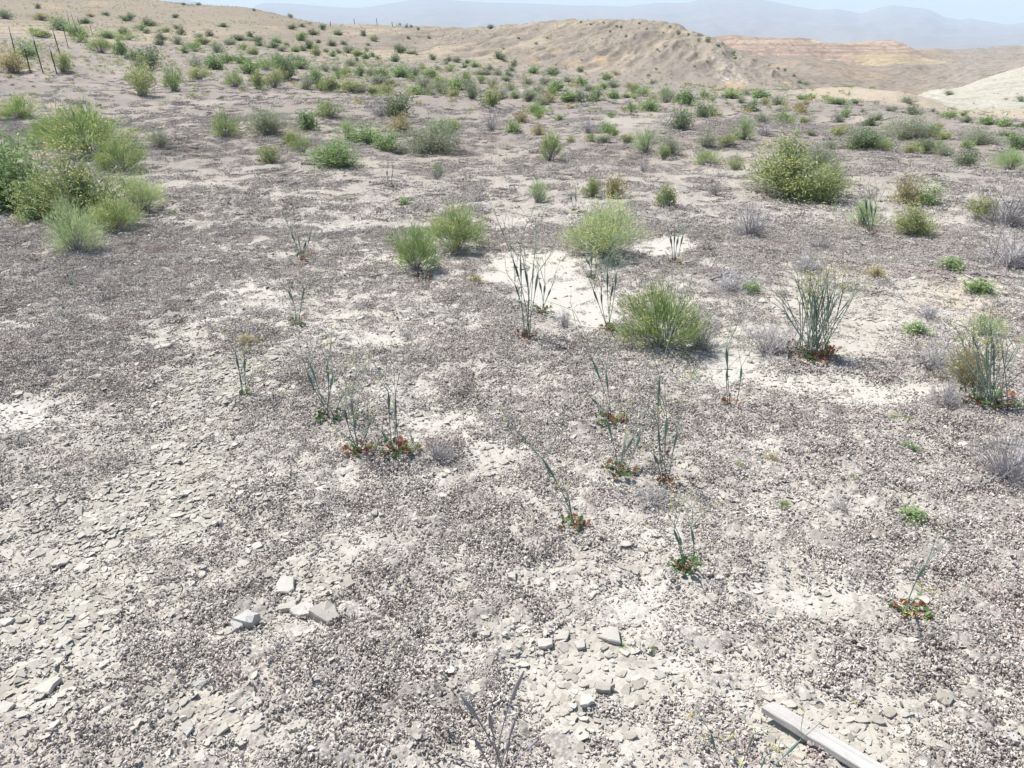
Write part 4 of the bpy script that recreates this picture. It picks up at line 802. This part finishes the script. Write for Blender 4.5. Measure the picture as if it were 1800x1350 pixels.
# ------------------------------------------------------------ desert trumpet plants
def spindle(L, n, r0, rb, at=.78, wd=.16):
    t = np.linspace(0, 1, n); return t, r0 + (rb - r0) * np.exp(-((t - at) / wd) ** 2) * np.where(t > at, 1, 1)
def trumpet(px, py, rw, tips, leaves=12, red=.5, label='', dead=False, flowers=True, fork=True, thick=1.0):
    """tips: (px, py) of every stem's first fork, seen from the camera"""
    P = place(px, py); P[2] = max(P[2], zsurf(P[0], P[1])) + .006; k = ppm(P); root = empty('desert_trumpet', tuple(P)); tag(root, label, 'wildflower', 'desert trumpet plants')
    rr = np.random.default_rng(int(px * 7 + py)); m = 'grey' if dead else 'teal'
    bl = Buf(); R_ = rw / 2 / k * (.95 if len(tips) < 9 else .95)
    if leaves:
        for i in range(int(leaves * 2.0)):
            an = rr.random() * 6.28; ln = R_ * (.22 + .88 * rr.random() ** .8); el = (.10 + .5 * rr.random()) * (1.5 - ln / R_ * .8)
            d = np.array([math.cos(an) * math.cos(el), math.sin(an) * math.cos(el), math.sin(el)]); c = d * ln; s = R_ * .24 * (.55 + .8 * rr.random()); s = min(max(s * .9, .0065), .0125)
            isr = rr.random() < red; mi = 1 if isr else 0
            bl.tube(np.array([[0, 0, 0], c * .6 + [0, 0, .004], c * .98]), [.0014, .0012, .001], rr.random(), 1 if rr.random() < .7 else mi, 3)
            u = np.cross(d, [0, 0, 1.0]); u /= np.linalg.norm(u); v = np.cross(u, d) * .5 + d * .9 + rr.normal(size=3) * .25; v /= np.linalg.norm(v)
            w_ = u + rr.normal(size=3) * .2; aa = np.linspace(0, 2 * math.pi, 9)[:-1]
            rim = c + s * (np.cos(aa)[:, None] * v + np.sin(aa)[:, None] * w_) * (1 + .1 * rr.normal(size=(8, 1))) + rr.normal(size=(8, 3)) * s * .12
            V = np.concatenate([rim, [c + np.cross(v, w_) * s * .18]]); Q = [(0, 1, 2, 8), (2, 3, 4, 8), (4, 5, 6, 8), (6, 7, 0, 8)]; bl.add(V, Q, rr.random(), mi)
        link('leaf_rosette', bl.mesh('leaf_rosette', [M['ros'], M['red']]), root)
    for j, (tx, ty_) in enumerate(tips):
        d3 = ray(tx, ty_); yy = P[1] + rr.normal() * .035; t = yy / d3[1]; tip = np.array([0, 0, H]) + d3 * t; tip = tip - P
        b = Buf(); sb = .012 if len(tips) < 9 else R_ * .30; b0 = np.array([np.clip(rr.normal(), -1.7, 1.7) * sb, rr.normal() * sb * .7, 0]); L = np.linalg.norm(tip - b0)
        n = 19; tt = np.linspace(0, 1, n); bow = rr.normal(size=3) * .03 * L; bow[2] = 0
        pts = b0 + (tip - b0) * tt[:, None] + bow * (4 * tt * (1 - tt))[:, None]
        r0 = .0017 * thick * max(1, P[1] / 3.2) ** .5; many = len(tips) > 8; thick_ = thick * max(1, P[1] / 3.2) ** .5; rb = (.0046 + .0026 * rr.random()) * thick_ * (.50 if many else 1) * (1 if L > .12 else .7); sg = min(.13, .042 / L)
        rad = r0 + (rb - r0) * np.exp(-((tt - .86) / sg) ** 2); rad[-1] = r0 * 1.1
        b.tube(pts, rad, (.25 if not many else .55) + .45 * rr.random(), 0, 6)
        fl_ = []
        if fork:
            dirn = (tip - b0) / L
            for q in range(rr.integers(2, 4)):
                d = dirn + rr.normal(size=3) * .38; d[2] = abs(d[2]); L2 = L * (.40 + .3 * rr.random()) * (.4 if many else 1); p2 = curve_pts(pts[-1], d, L2, rr.normal(size=3) * .08, 6)
                rd = np.array([1, 1.1, 1.1, 1.6 if rr.random() < .4 else 1, 1, .7]) * .0013 * thick_; b.tube(p2, rd, .6 + .3 * rr.random(), 0, 3)
                for w2 in range(rr.integers(1, 4)):
                    d2 = d / np.linalg.norm(d) + rr.normal(size=3) * .5; p3 = curve_pts(p2[-1], d2, L2 * (.3 + .4 * rr.random()), rr.normal(size=3) * .1, 4); b.tube(p3, .0009 * thick_, .8, 0, 3); fl_.append(p3[-1])
                    if rr.random() < .6: d4 = d2 + rr.normal(size=3) * .6; p4 = curve_pts(p3[-1], d4, L2 * .25, 0 * d4, 3); b.tube(p4, .0007 * thick_, .9, 0, 3); fl_.append(p4[-1])
        so = link('stem', b.mesh('stem', [M['duststem' if many and rr.random() < .55 else m]], True), root)
        if flowers and fl_ and not dead:
            fb = Buf(); fp = np.array(fl_); fp = fp[rr.random(len(fp)) < .75]
            if len(fp): fp = np.repeat(fp, 3, 0); fb.blades(fp - .003, rr.normal(size=fp.shape) * .0055, .005, rr.random(len(fp)) , 0, .5); link('blossoms', fb.mesh('blossoms', [M['fl']]), so)
    return root
def fanof(px, py, w, h, n, seed, var=.48):
    r_ = np.random.default_rng(seed); xs = np.clip(r_.normal(size=n) * .27, -.55, .55)
    return [(px + x * w, py - h * (1 - var * r_.random() - .5 * x * x)) for x in xs]
TR = [
 (925,600,46,[(901,455),(915,452),(905,500),(922,470),(938,462),(945,480),(930,520)],10,.85,'trumpet plant with dark upright stems and red rosette on white sand edge'),
 (952,552,46,[(958,500),(948,495),(968,508)],14,.15,'green-leaved trumpet plant behind the red-rosetted one'),
 (1069,582,40,[(1043,510),(1057,515),(1068,478),(1083,480),(1078,500)],10,.7,'trumpet plant with blue stems between white sand and broom shrub'),
 (1042,492,26,[(1030,455),(1040,450),(1048,462)],7,.2,'small green-based trumpet plant in the middle of white sand'),
 (1285,718,40,[(1277,612),(1278,650),(1303,645)],9,.95,'trumpet plant with two fat bulges and red rosette on dark crust'),
 (1430,628,95,fanof(1438,592,112,92,50,3),46,.6,'densest trumpet plant with rust and green leaves on the pale flat'),
 (1735,716,100,fanof(1738,692,112,104,32,4),34,.35,'second densest trumpet plant, green-brown base, by the right edge'),
 (580,738,60,[(540,655),(575,640),(560,690),(545,640),(600,700),(585,660)],14,.3,'trumpet plant with long leaning stems and pale green rosette'),
 (636,806,60,[(618,705),(606,720),(625,735),(645,760),(612,770)],14,.6,'trumpet plant, left of the pair sharing rusty rosettes'),
 (700,806,74,[(683,690),(695,700),(672,760),(696,740)],22,.45,'trumpet plant, right of the pair sharing rusty rosettes'),
 (432,702,30,[(415,628),(430,632),(422,660),(440,668)],4,.1,'grey-stemmed trumpet plant with no rosette on flaky ground'),
 (522,572,36,[(507,512),(535,508)],10,.6,'two-stemmed trumpet plant alone on the left plain'),
 (1075,745,60,[(1041,632),(1065,655),(1068,730),(1040,700)],14,.5,'trumpet plant with a red leaf and a single tall bulging stem'),
 (1090,838,64,[(1067,740),(1112,770),(1125,765),(1095,790)],14,.5,'trumpet plant with red-green rosette below the tall bulging stem'),
 (1168,852,56,[(1158,755),(1172,735),(1160,665),(1190,760),(1150,800)],8,.8,'yellow-flecked trumpet plant with red leaves right of the red-green rosette'),
 (1008,932,54,[(953,806),(1000,880)],12,.35,'trumpet plant with one long leaning stem over open crust'),
 (1202,1005,54,[(1185,932),(1195,945),(1215,930)],16,.1,'small trumpet plant with round green leaves on open crust'),
 (1596,1087,74,[(1625,995),(1610,1050),(1600,1062)],14,.45,'trumpet plant with one fat green bulge near the lower right pale patch'),
 (742,492,46,[(764,455),(752,468)],14,.6,'flat rusty rosette trumpet plant at the foot of the rush-like shrub'),
 (532,460,60,[(512,410),(525,420),(545,415),(538,425)],10,.4,'dry trumpet plant with pale stems on the mid plain'),
 (1186,466,30,[(1178,416),(1186,412),(1192,418),(1200,415)],6,.9,'four dark stalks of a trumpet plant on the small sand patch'),
 (1530,416,40,[(1512,365),(1522,352),(1530,358),(1540,362),(1517,380)],8,.95,'dark dry-stalked trumpet plant left of the yellow-flecked shrub'),
 (688,332,30,[(680,300),(690,305)],6,.3,'faint thin trumpet plant right of the vivid rounded saltbush, downslope of it'),
 (1700,640,30,[(1690,590),(1712,585),(1704,600)],6,.4,'slender trumpet plant between sprawling twigs and the right edge'),
 (1010,372,24,[(1003,345),(1012,342)],4,.2,'tiny trumpet plant behind the large feathery shrub'),
 (125,505,26,[(118,480),(128,476)],8,.3,'faint small trumpet plant on the far left dark crust'),
 (655,330,1,[],0,0,''),
]
for (px, py, rw, tips, lv, red, lab) in TR:
    if lab: trumpet(px, py, rw, tips, lv, red, lab)
trumpet(880, 1372, 40, [(812,1225),(921,1180),(905,1265),(860,1255),(895,1300),(945,1300),(835,1300),(790,1330)], 0, 0, 'dead grey trumpet plant with dried bulges at the bottom edge', True, False, False, .9)
trumpet(1300, 1395, 30, [(1250,1290),(1290,1330),(1325,1290),(1345,1330),(1408,1300),(1275,1350)], 3, .2, 'wiry yellow-dotted trumpet plant growing beside the weathered board', False, True, True, .55)

# ------------------------------------------------------------ small herbs and twig tufts
HERB = [
 (1600,920,44,'g','spreading green herb with red base on dark crust'),(1598,793,24,'g','small dark green herb above the spreading herb'),(1500,850,18,'g','tiny vivid green herb left of the dark green herb'),(1380,895,22,'y','yellowish herb among dark crust'),
 (1300,825,18,'g','tiny herb in dark crust above the yellowish herb'),(1355,812,22,'o','reddish-green herb in dark crust above the yellowish herb'),(870,957,22,'o','small red-tinged seedling on dark crust'),(435,608,30,'o','low green and orange herb left of the leaning trumpet stems'),
 (1284,1072,16,'y','tiny yellow-orange seedling left of the pale strip'),(1092,1140,14,'g','green seedling touching the broad white slab'),(1145,1145,12,'g','green seedling right of the broad white slab'),(920,980,14,'g','green seedling below the red-tinged seedling'),
 (1612,590,38,'g','green sprig on the pale flat above sprawling twigs'),(1595,745,20,'y','yellowish sprig at the edge of the pale strip'),(1570,740,18,'g','thin green sprig on the border of dark crust'),(1670,478,40,'g','grey-green herb near the fallen dark branch'),
 (1720,518,44,'g','low green herb right of the fallen branch'),(835,500,26,'o','tiny tan tuft left of the white sand'),(710,360,20,'g','dark green tuft on the middle plain'),(1540,490,34,'o','golden dry grass tuft on the pale flat'),
 (655,490,1,'g','')]
for i, (px, py, w, ty, lab) in enumerate(HERB):
    if not lab: continue
    P = place(px, py); k = ppm(P); s_ = w / k; st, fo, fw = protos_for(ty, 2, i % 3, 0.0); e = empty('herb', (P[0], P[1], P[2] + .004), i * 1.7); e.scale = (s_, s_, s_ * .6)
    link('stems', st, e); link('foliage', fo, e); tag(e, lab, 'small plant', 'small herbs on the ground')
TUFT = [(85,665,26,24,'little dark dead tuft on the left crust'),(715,595,30,18,'small dead cushion tuft on the open middle ground'),(770,815,50,60,'reddish dry stalk tuft right of the rusty rosettes'),(990,575,40,34,'thin reddish dry tuft between the two sand-edge trumpet plants'),
 (1420,480,60,36,'lilac-grey dead tuft above the densest trumpet plant'),(1440,440,50,30,'faint lilac dead tuft higher on the crust'),(1255,345,30,26,'dark stub tuft on the crust slope'),(1130,300,18,18,'three dark stubs on the mid plain'),(1185,1000,1,1,''),
 (1660,720,60,60,'pale dry stalk tuft left of the second densest trumpet plant'),(1630,560,50,30,'flat grey twig tuft on the stony flat'),(1480,900,50,34,'lilac-grey tuft among dark crust in the lower right'),(1100,590,34,30,'small grey twig tuft left of the broom shrub foot')]
for i, (px, py, w, h, lab) in enumerate(TUFT):
    if lab: tag(add_shrub(px, py, w, h, 't', 0, '', i + 40), lab, 'dead tuft', 'dead tufts on the ground')

# fallen branches: thick gnarled dead wood
def branch(pts, r, label, twigs=6, seed=1, m='wood'):
    r_ = np.random.default_rng(seed); W = []
    for (px, py, up) in pts: P = place(px, py); W.append(P + [0, 0, up])
    W = np.array(W); o0 = W[0].copy(); t = np.linspace(0, len(W) - 1, 22)
    C_ = np.stack([np.interp(t, np.arange(len(W)), W[:, a]) for a in range(3)], 1) - o0 + r_.normal(size=(22, 3)) * r * .5
    b = Buf(); b.tube(C_, np.linspace(r, r * .35, 22) * (1 + .15 * r_.normal(size=22)), .35, 0, 6); tws = []
    for i in range(twigs):
        a = C_[r_.integers(3, 21)]; d = r_.normal(size=3); d[2] = abs(d[2]) * .6; L = .06 + .15 * r_.random(); tw = Buf(); tws.append(tw); tw.tube(curve_pts(a, d, L, r_.normal(size=3) * .25, 5), [r * .3, r * .25, r * .2, r * .15, r * .08], r_.random(), 0, 4)
    e = empty('fallen_branch', tuple(o0)); link('limb', b.mesh('limb', [M[m]], True), e)
    for q in tws: link('twig', q.mesh('twig', [M['t']]), e)
    tag(e, label, 'branch', 'dead branches on the ground')
branch([(1660,478,.02),(1700,486,.02),(1750,490,.03),(1800,494,.02),(1840,500,.02)], .016, 'dark fallen branch lying toward the right edge', 10, 1)
branch([(1530,520,.01),(1555,518,.03),(1575,526,.02),(1590,530,.01)], .006, 'thin curved dead branch on the pale flat', 4, 2)
branch([(1380,640,.01),(1400,590,.05),(1390,610,.03),(1412,635,.01)], .006, 'bleached loop of dead twigs at the densest trumpet plant', 10, 3, 't')
branch([(1575,660,.01),(1620,645,.03),(1660,625,.05),(1650,600,.06),(1675,590,.04)], .009, 'twisted grey dead branch left of the right edge trumpet plant', 14, 4, 't')
branch([(1250,498,.03),(1280,490,.05),(1305,492,.05),(1325,500,.02)], .010, 'bleached curved branch on the dead twig heap', 12, 5, 't')
branch([(1800,810,.02),(1775,835,.03),(1745,850,.03),(1735,852,.01)], .012, 'grey crooked branch under the tangled dead shrub', 6, 6, 't')
branch([(1510,632,.005),(1530,634,.015),(1550,628,.01)], .004, 'short curved twig on the pale flat', 2, 7)
branch([(1280,258,.02),(1300,256,.04)], .02, 'dark stick at the foot of the yellow-tipped shrub', 2, 8)

# ------------------------------------------------------------ weathered board
def board():
    m, t, p, o = nt('weathered_board_wood'); tc = N(t, 'ShaderNodeTexCoord'); mp = N(t, 'ShaderNodeMapping'); mp.inputs['Scale'].default_value = (1.2, 60, 60); t.links.new(tc.outputs['Object'], mp.inputs[0])
    n = N(t, 'ShaderNodeTexNoise'); n.inputs['Scale'].default_value = 2.2; n.inputs['Detail'].default_value = 6; n.inputs['Roughness'].default_value = .65; n.inputs['Distortion'].default_value = .6; t.links.new(mp.outputs[0], n.inputs[0])
    ns = N(t, 'ShaderNodeTexNoise'); ns.inputs['Scale'].default_value = 14; ns.inputs['Detail'].default_value = 6; ns.inputs['Roughness'].default_value = .7; t.links.new(tc.outputs['Object'], ns.inputs[0])
    gcol = (ramp(t, n.outputs['Fac'], [(.28, (.24,.225,.205)), (.42, (.40,.38,.355)), (.6, (.49,.47,.445)), (.8, (.55,.535,.51))])); t.links.new(mixc(t, math_(t, 'MULTIPLY', ramp_f(t, ns.outputs['Fac'],   .52, .66), .35), gcol, (.27,.235,.20)), p.inputs['Base Color']); p.inputs['Roughness'].default_value = .85
    b = N(t, 'ShaderNodeBump'); b.inputs['Strength'].default_value = .6; b.inputs['Distance'].default_value = .0015; t.links.new(n.outputs['Fac'], b.inputs['Height']); t.links.new(b.outputs[0], p.inputs['Normal'])
    a = place(1346, 1262); c_ = place(1510, 1362); d = (c_ - a); d[2] = 0; d /= np.linalg.norm(d); L = 1.15; w = .044; h = .019
    n_ = 40; xs = np.linspace(0, L, n_); r_ = np.random.default_rng(5); V = []
    for i, x in enumerate(xs):
        wob = r_.normal(size=4) * .0006; bow = .004 * math.sin(x * 2.2); e = .0022; nick = -.010 * max(0, 1 - x / .02) if True else 0
        prof = [(-w / 2, 0), (w / 2, 0), (w / 2, h - e), (w / 2 - e, h), (-w / 2 + e, h), (-w / 2, h - e)]
        for k, (yy, zz) in enumerate(prof): V.append((x + (.012 * (yy / w) if i == 0 else 0), yy * (1 - .18 * max(0, 1 - x / .05)) + wob[k % 4] + bow, zz + wob[(k + 1) % 4]))
    Q = []
    for i in range(n_ - 1):
        for k in range(6): a_ = i * 6 + k; b_ = i * 6 + (k + 1) % 6; Q.append((a_, b_, b_ + 6, a_ + 6))
    Q += [(0, 5, 4, 3), (0, 3, 2, 1)]; q = (n_ - 1) * 6; Q += [(q, q + 3, q + 4, q + 5), (q, q + 1, q + 2, q + 3)]
    o = link('wooden_board', newmesh('wooden_board', V, Q, False, None, [m])); o.location = (a[0], a[1], zsurf(a[0], a[1]) + .027); o.rotation_euler = (R(3), R(-1.0), math.atan2(d[1], d[0]))
    tag(o, 'weathered grey-white wooden lath lying in the bottom right corner', 'board')
board()

# ------------------------------------------------------------ fences
def metal(name, col, r=.6):
    m, t, p, o = nt(name); n = N(t, 'ShaderNodeTexNoise'); n.inputs['Scale'].default_value = 30; t.links.new(mixc(t, n.outputs['Fac'], col, tuple(v * .7 for v in col)), p.inputs['Base Color']); p.inputs['Roughness'].default_value = r; return m
MP, MW, MS = metal('dark_green_post_paint', (.035,.045,.04)), metal('white_post_paint', (.7,.7,.7)), metal('galvanised_wire', (.28,.27,.26))
def postmesh(h, w, tip):
    V = []; F_ = []
    def box(x0, x1, y0, y1, z0, z1):
        b = len(V); V.extend([(x, y, z) for z in (z0, z1) for (x, y) in ((x0, y0), (x1, y0), (x1, y1), (x0, y1))]); F_.extend([(b, b + 1, b + 5, b + 4), (b + 1, b + 2, b + 6, b + 5), (b + 2, b + 3, b + 7, b + 6), (b + 3, b, b + 4, b + 7), (b + 4, b + 5, b + 6, b + 7)])
    z0, z1 = (h * .80, h) if tip else (-.2, h * .80)
    box(-w / 2, w / 2, -.006, .002, z0, z1); box(-.005, .005, .002, w * .8, z0, z1)      # T section: flange and web
    if not tip:
        for k in range(9): z = .15 + k * h * .08; box(-.012, .012, -.016, -.006, z, z + .02)   # studs that hold the wire
    return newmesh('fence_post', V, F_, False, None, [MW if tip else MP])
def fence(name, posts, label, white, wires, w=.05):
    pl = []
    for (px, py, hh) in posts: P = place(px, py); pl.append((P, hh / ppm(P)))
    root = empty(name, tuple(pl[0][0])); tag(root, label, 'fence')
    for i, (P, h) in enumerate(pl):
        o = link('fence_post', postmesh(h, w, False), root); o.location = tuple(P - pl[0][0]); o.rotation_euler = (R(2.0 * math.sin(i * 2.3)), R(-3.5 + 2 * math.cos(i * 1.7)), .4)
        tp = link('painted_top' if white else 'post_top', postmesh(h, w, True), o)
        if not white: tp.data.materials[0] = MP
    for f_ in wires:
        b = Buf(); pts = np.array([P + [0, 0, h * f_] for P, h in pl]) - pl[0][0]
        dense = []
        for i in range(len(pts) - 1):
            for t in np.linspace(0, 1, 7)[:-1]: q = pts[i] * (1 - t) + pts[i + 1] * t; q = q - [0, 0, .05 * 4 * t * (1 - t)]; dense.append(q)
        dense.append(pts[-1]); b.tube(np.array(dense), .003, .5, 0, 3); link('wire', b.mesh('wire', [MS]), root)
fence('wire_fence', [(30,106,54),(76,129,66),(111,114,62),(120,84,46),(125,54,28),(132,49,26),(142,52,22)], 'wire fence of dark posts with white tips along the left slope', True, (.35, .6, .85))
fence('cross_fence', [(54,129,50),(100,130,46),(163,62,20)], 'short grey fence posts mixed between the white-tipped ones on the left slope', True, (.8,))
fence('ridge_fence', [(623,43,9),(663,42,11),(690,45,8),(716,47,6),(583,46,9)][:4], 'thin dark fence posts on the far ridge against the hazy valley', False, (.7,), .12)
P = place(581, 46)
o = link('lone_post', postmesh(9 / ppm(P), .12, False)); o.location = tuple(P); tag(o, 'single dark post at the foot of the left hill crest', 'post')

# ------------------------------------------------------------ rocks strewn on the hills (uncountable) 
n = 2600; X, Y = area_pts(n * 3, 35, 200, 1.0); c1 = fbm(X, Y, .12, 3, 501); k = (c1 > .56) & (rng.random(len(c1)) < .45); X = X[k]; Y = Y[k]; n = len(X); s_ = .10 + .22 * rng.random(n) ** 2
gp = [flake_mesh(950 + i, .5, 'stone') for i in range(5)]
scatter('hill_rubble', gp, np.c_[X, Y, zbase(X, Y)], np.c_[rng.normal(size=n) * .3, rng.normal(size=n) * .3, rng.random(n) * 6.28], np.c_[s_, s_, s_], rng.integers(0, 5, n))

# low scrub tufts all over the slopes (uncountable ground cover)
tuf = [shrub_meshes(ty, 14, 9, 3.0, 3000 + i)[1] for i, ty in enumerate('osyotsb')]; rng = np.random.default_rng(77)
Xa, Ya = area_pts(9000, 22, 75, 1.0); Xb, Yb = area_pts(26000, 60, 240, 1.0); X = np.concatenate([Xa, Xb]); Y = np.concatenate([Ya, Yb]); px = X / Y * 1519 + 900
k = rng.random(len(X)) < (.12 + .55 * sm(.45, .62, fbm(X, Y, .09, 3, 511))) * (1 - .85 * sm(1500, 1600, px)); X = X[k]; Y = Y[k]; n = len(X); s_ = .16 + .26 * rng.random(n) ** 2
scatter('scrub_tufts', tuf, np.c_[X, Y, zbase(X, Y) - .01], np.c_[np.zeros(n), np.zeros(n), rng.random(n) * 6.28], np.c_[s_, s_, s_ * .6], rng.integers(0, 7, n)); print('tufts', n)

# ------------------------------------------------------------ haze
def haze():
    x0, x1, y0, y1, z0, z1 = -15000, 15000, -400, 14000, -900, 560
    V = [(x, y, z) for z in (z0, z1) for (x, y) in ((x0, y0), (x1, y0), (x1, y1), (x0, y1))]; Fc = [(3, 2, 1, 0), (4, 5, 6, 7), (0, 1, 5, 4), (1, 2, 6, 5), (2, 3, 7, 6), (3, 0, 4, 7)]
    m = bpy.data.materials.new('haze'); m.use_nodes = True; t = m.node_tree; t.nodes.remove(t.nodes['Principled BSDF']); v = t.nodes.new('ShaderNodeVolumePrincipled')
    v.inputs['Color'].default_value = (.70, .845, 1, 1); v.inputs['Density'].default_value = .000185; v.inputs['Anisotropy'].default_value = .0
    t.links.new(v.outputs[0], t.nodes['Material Output'].inputs['Volume']); tag(link('haze', newmesh('haze', V, Fc, False, None, [m])), kind='stuff')
haze()
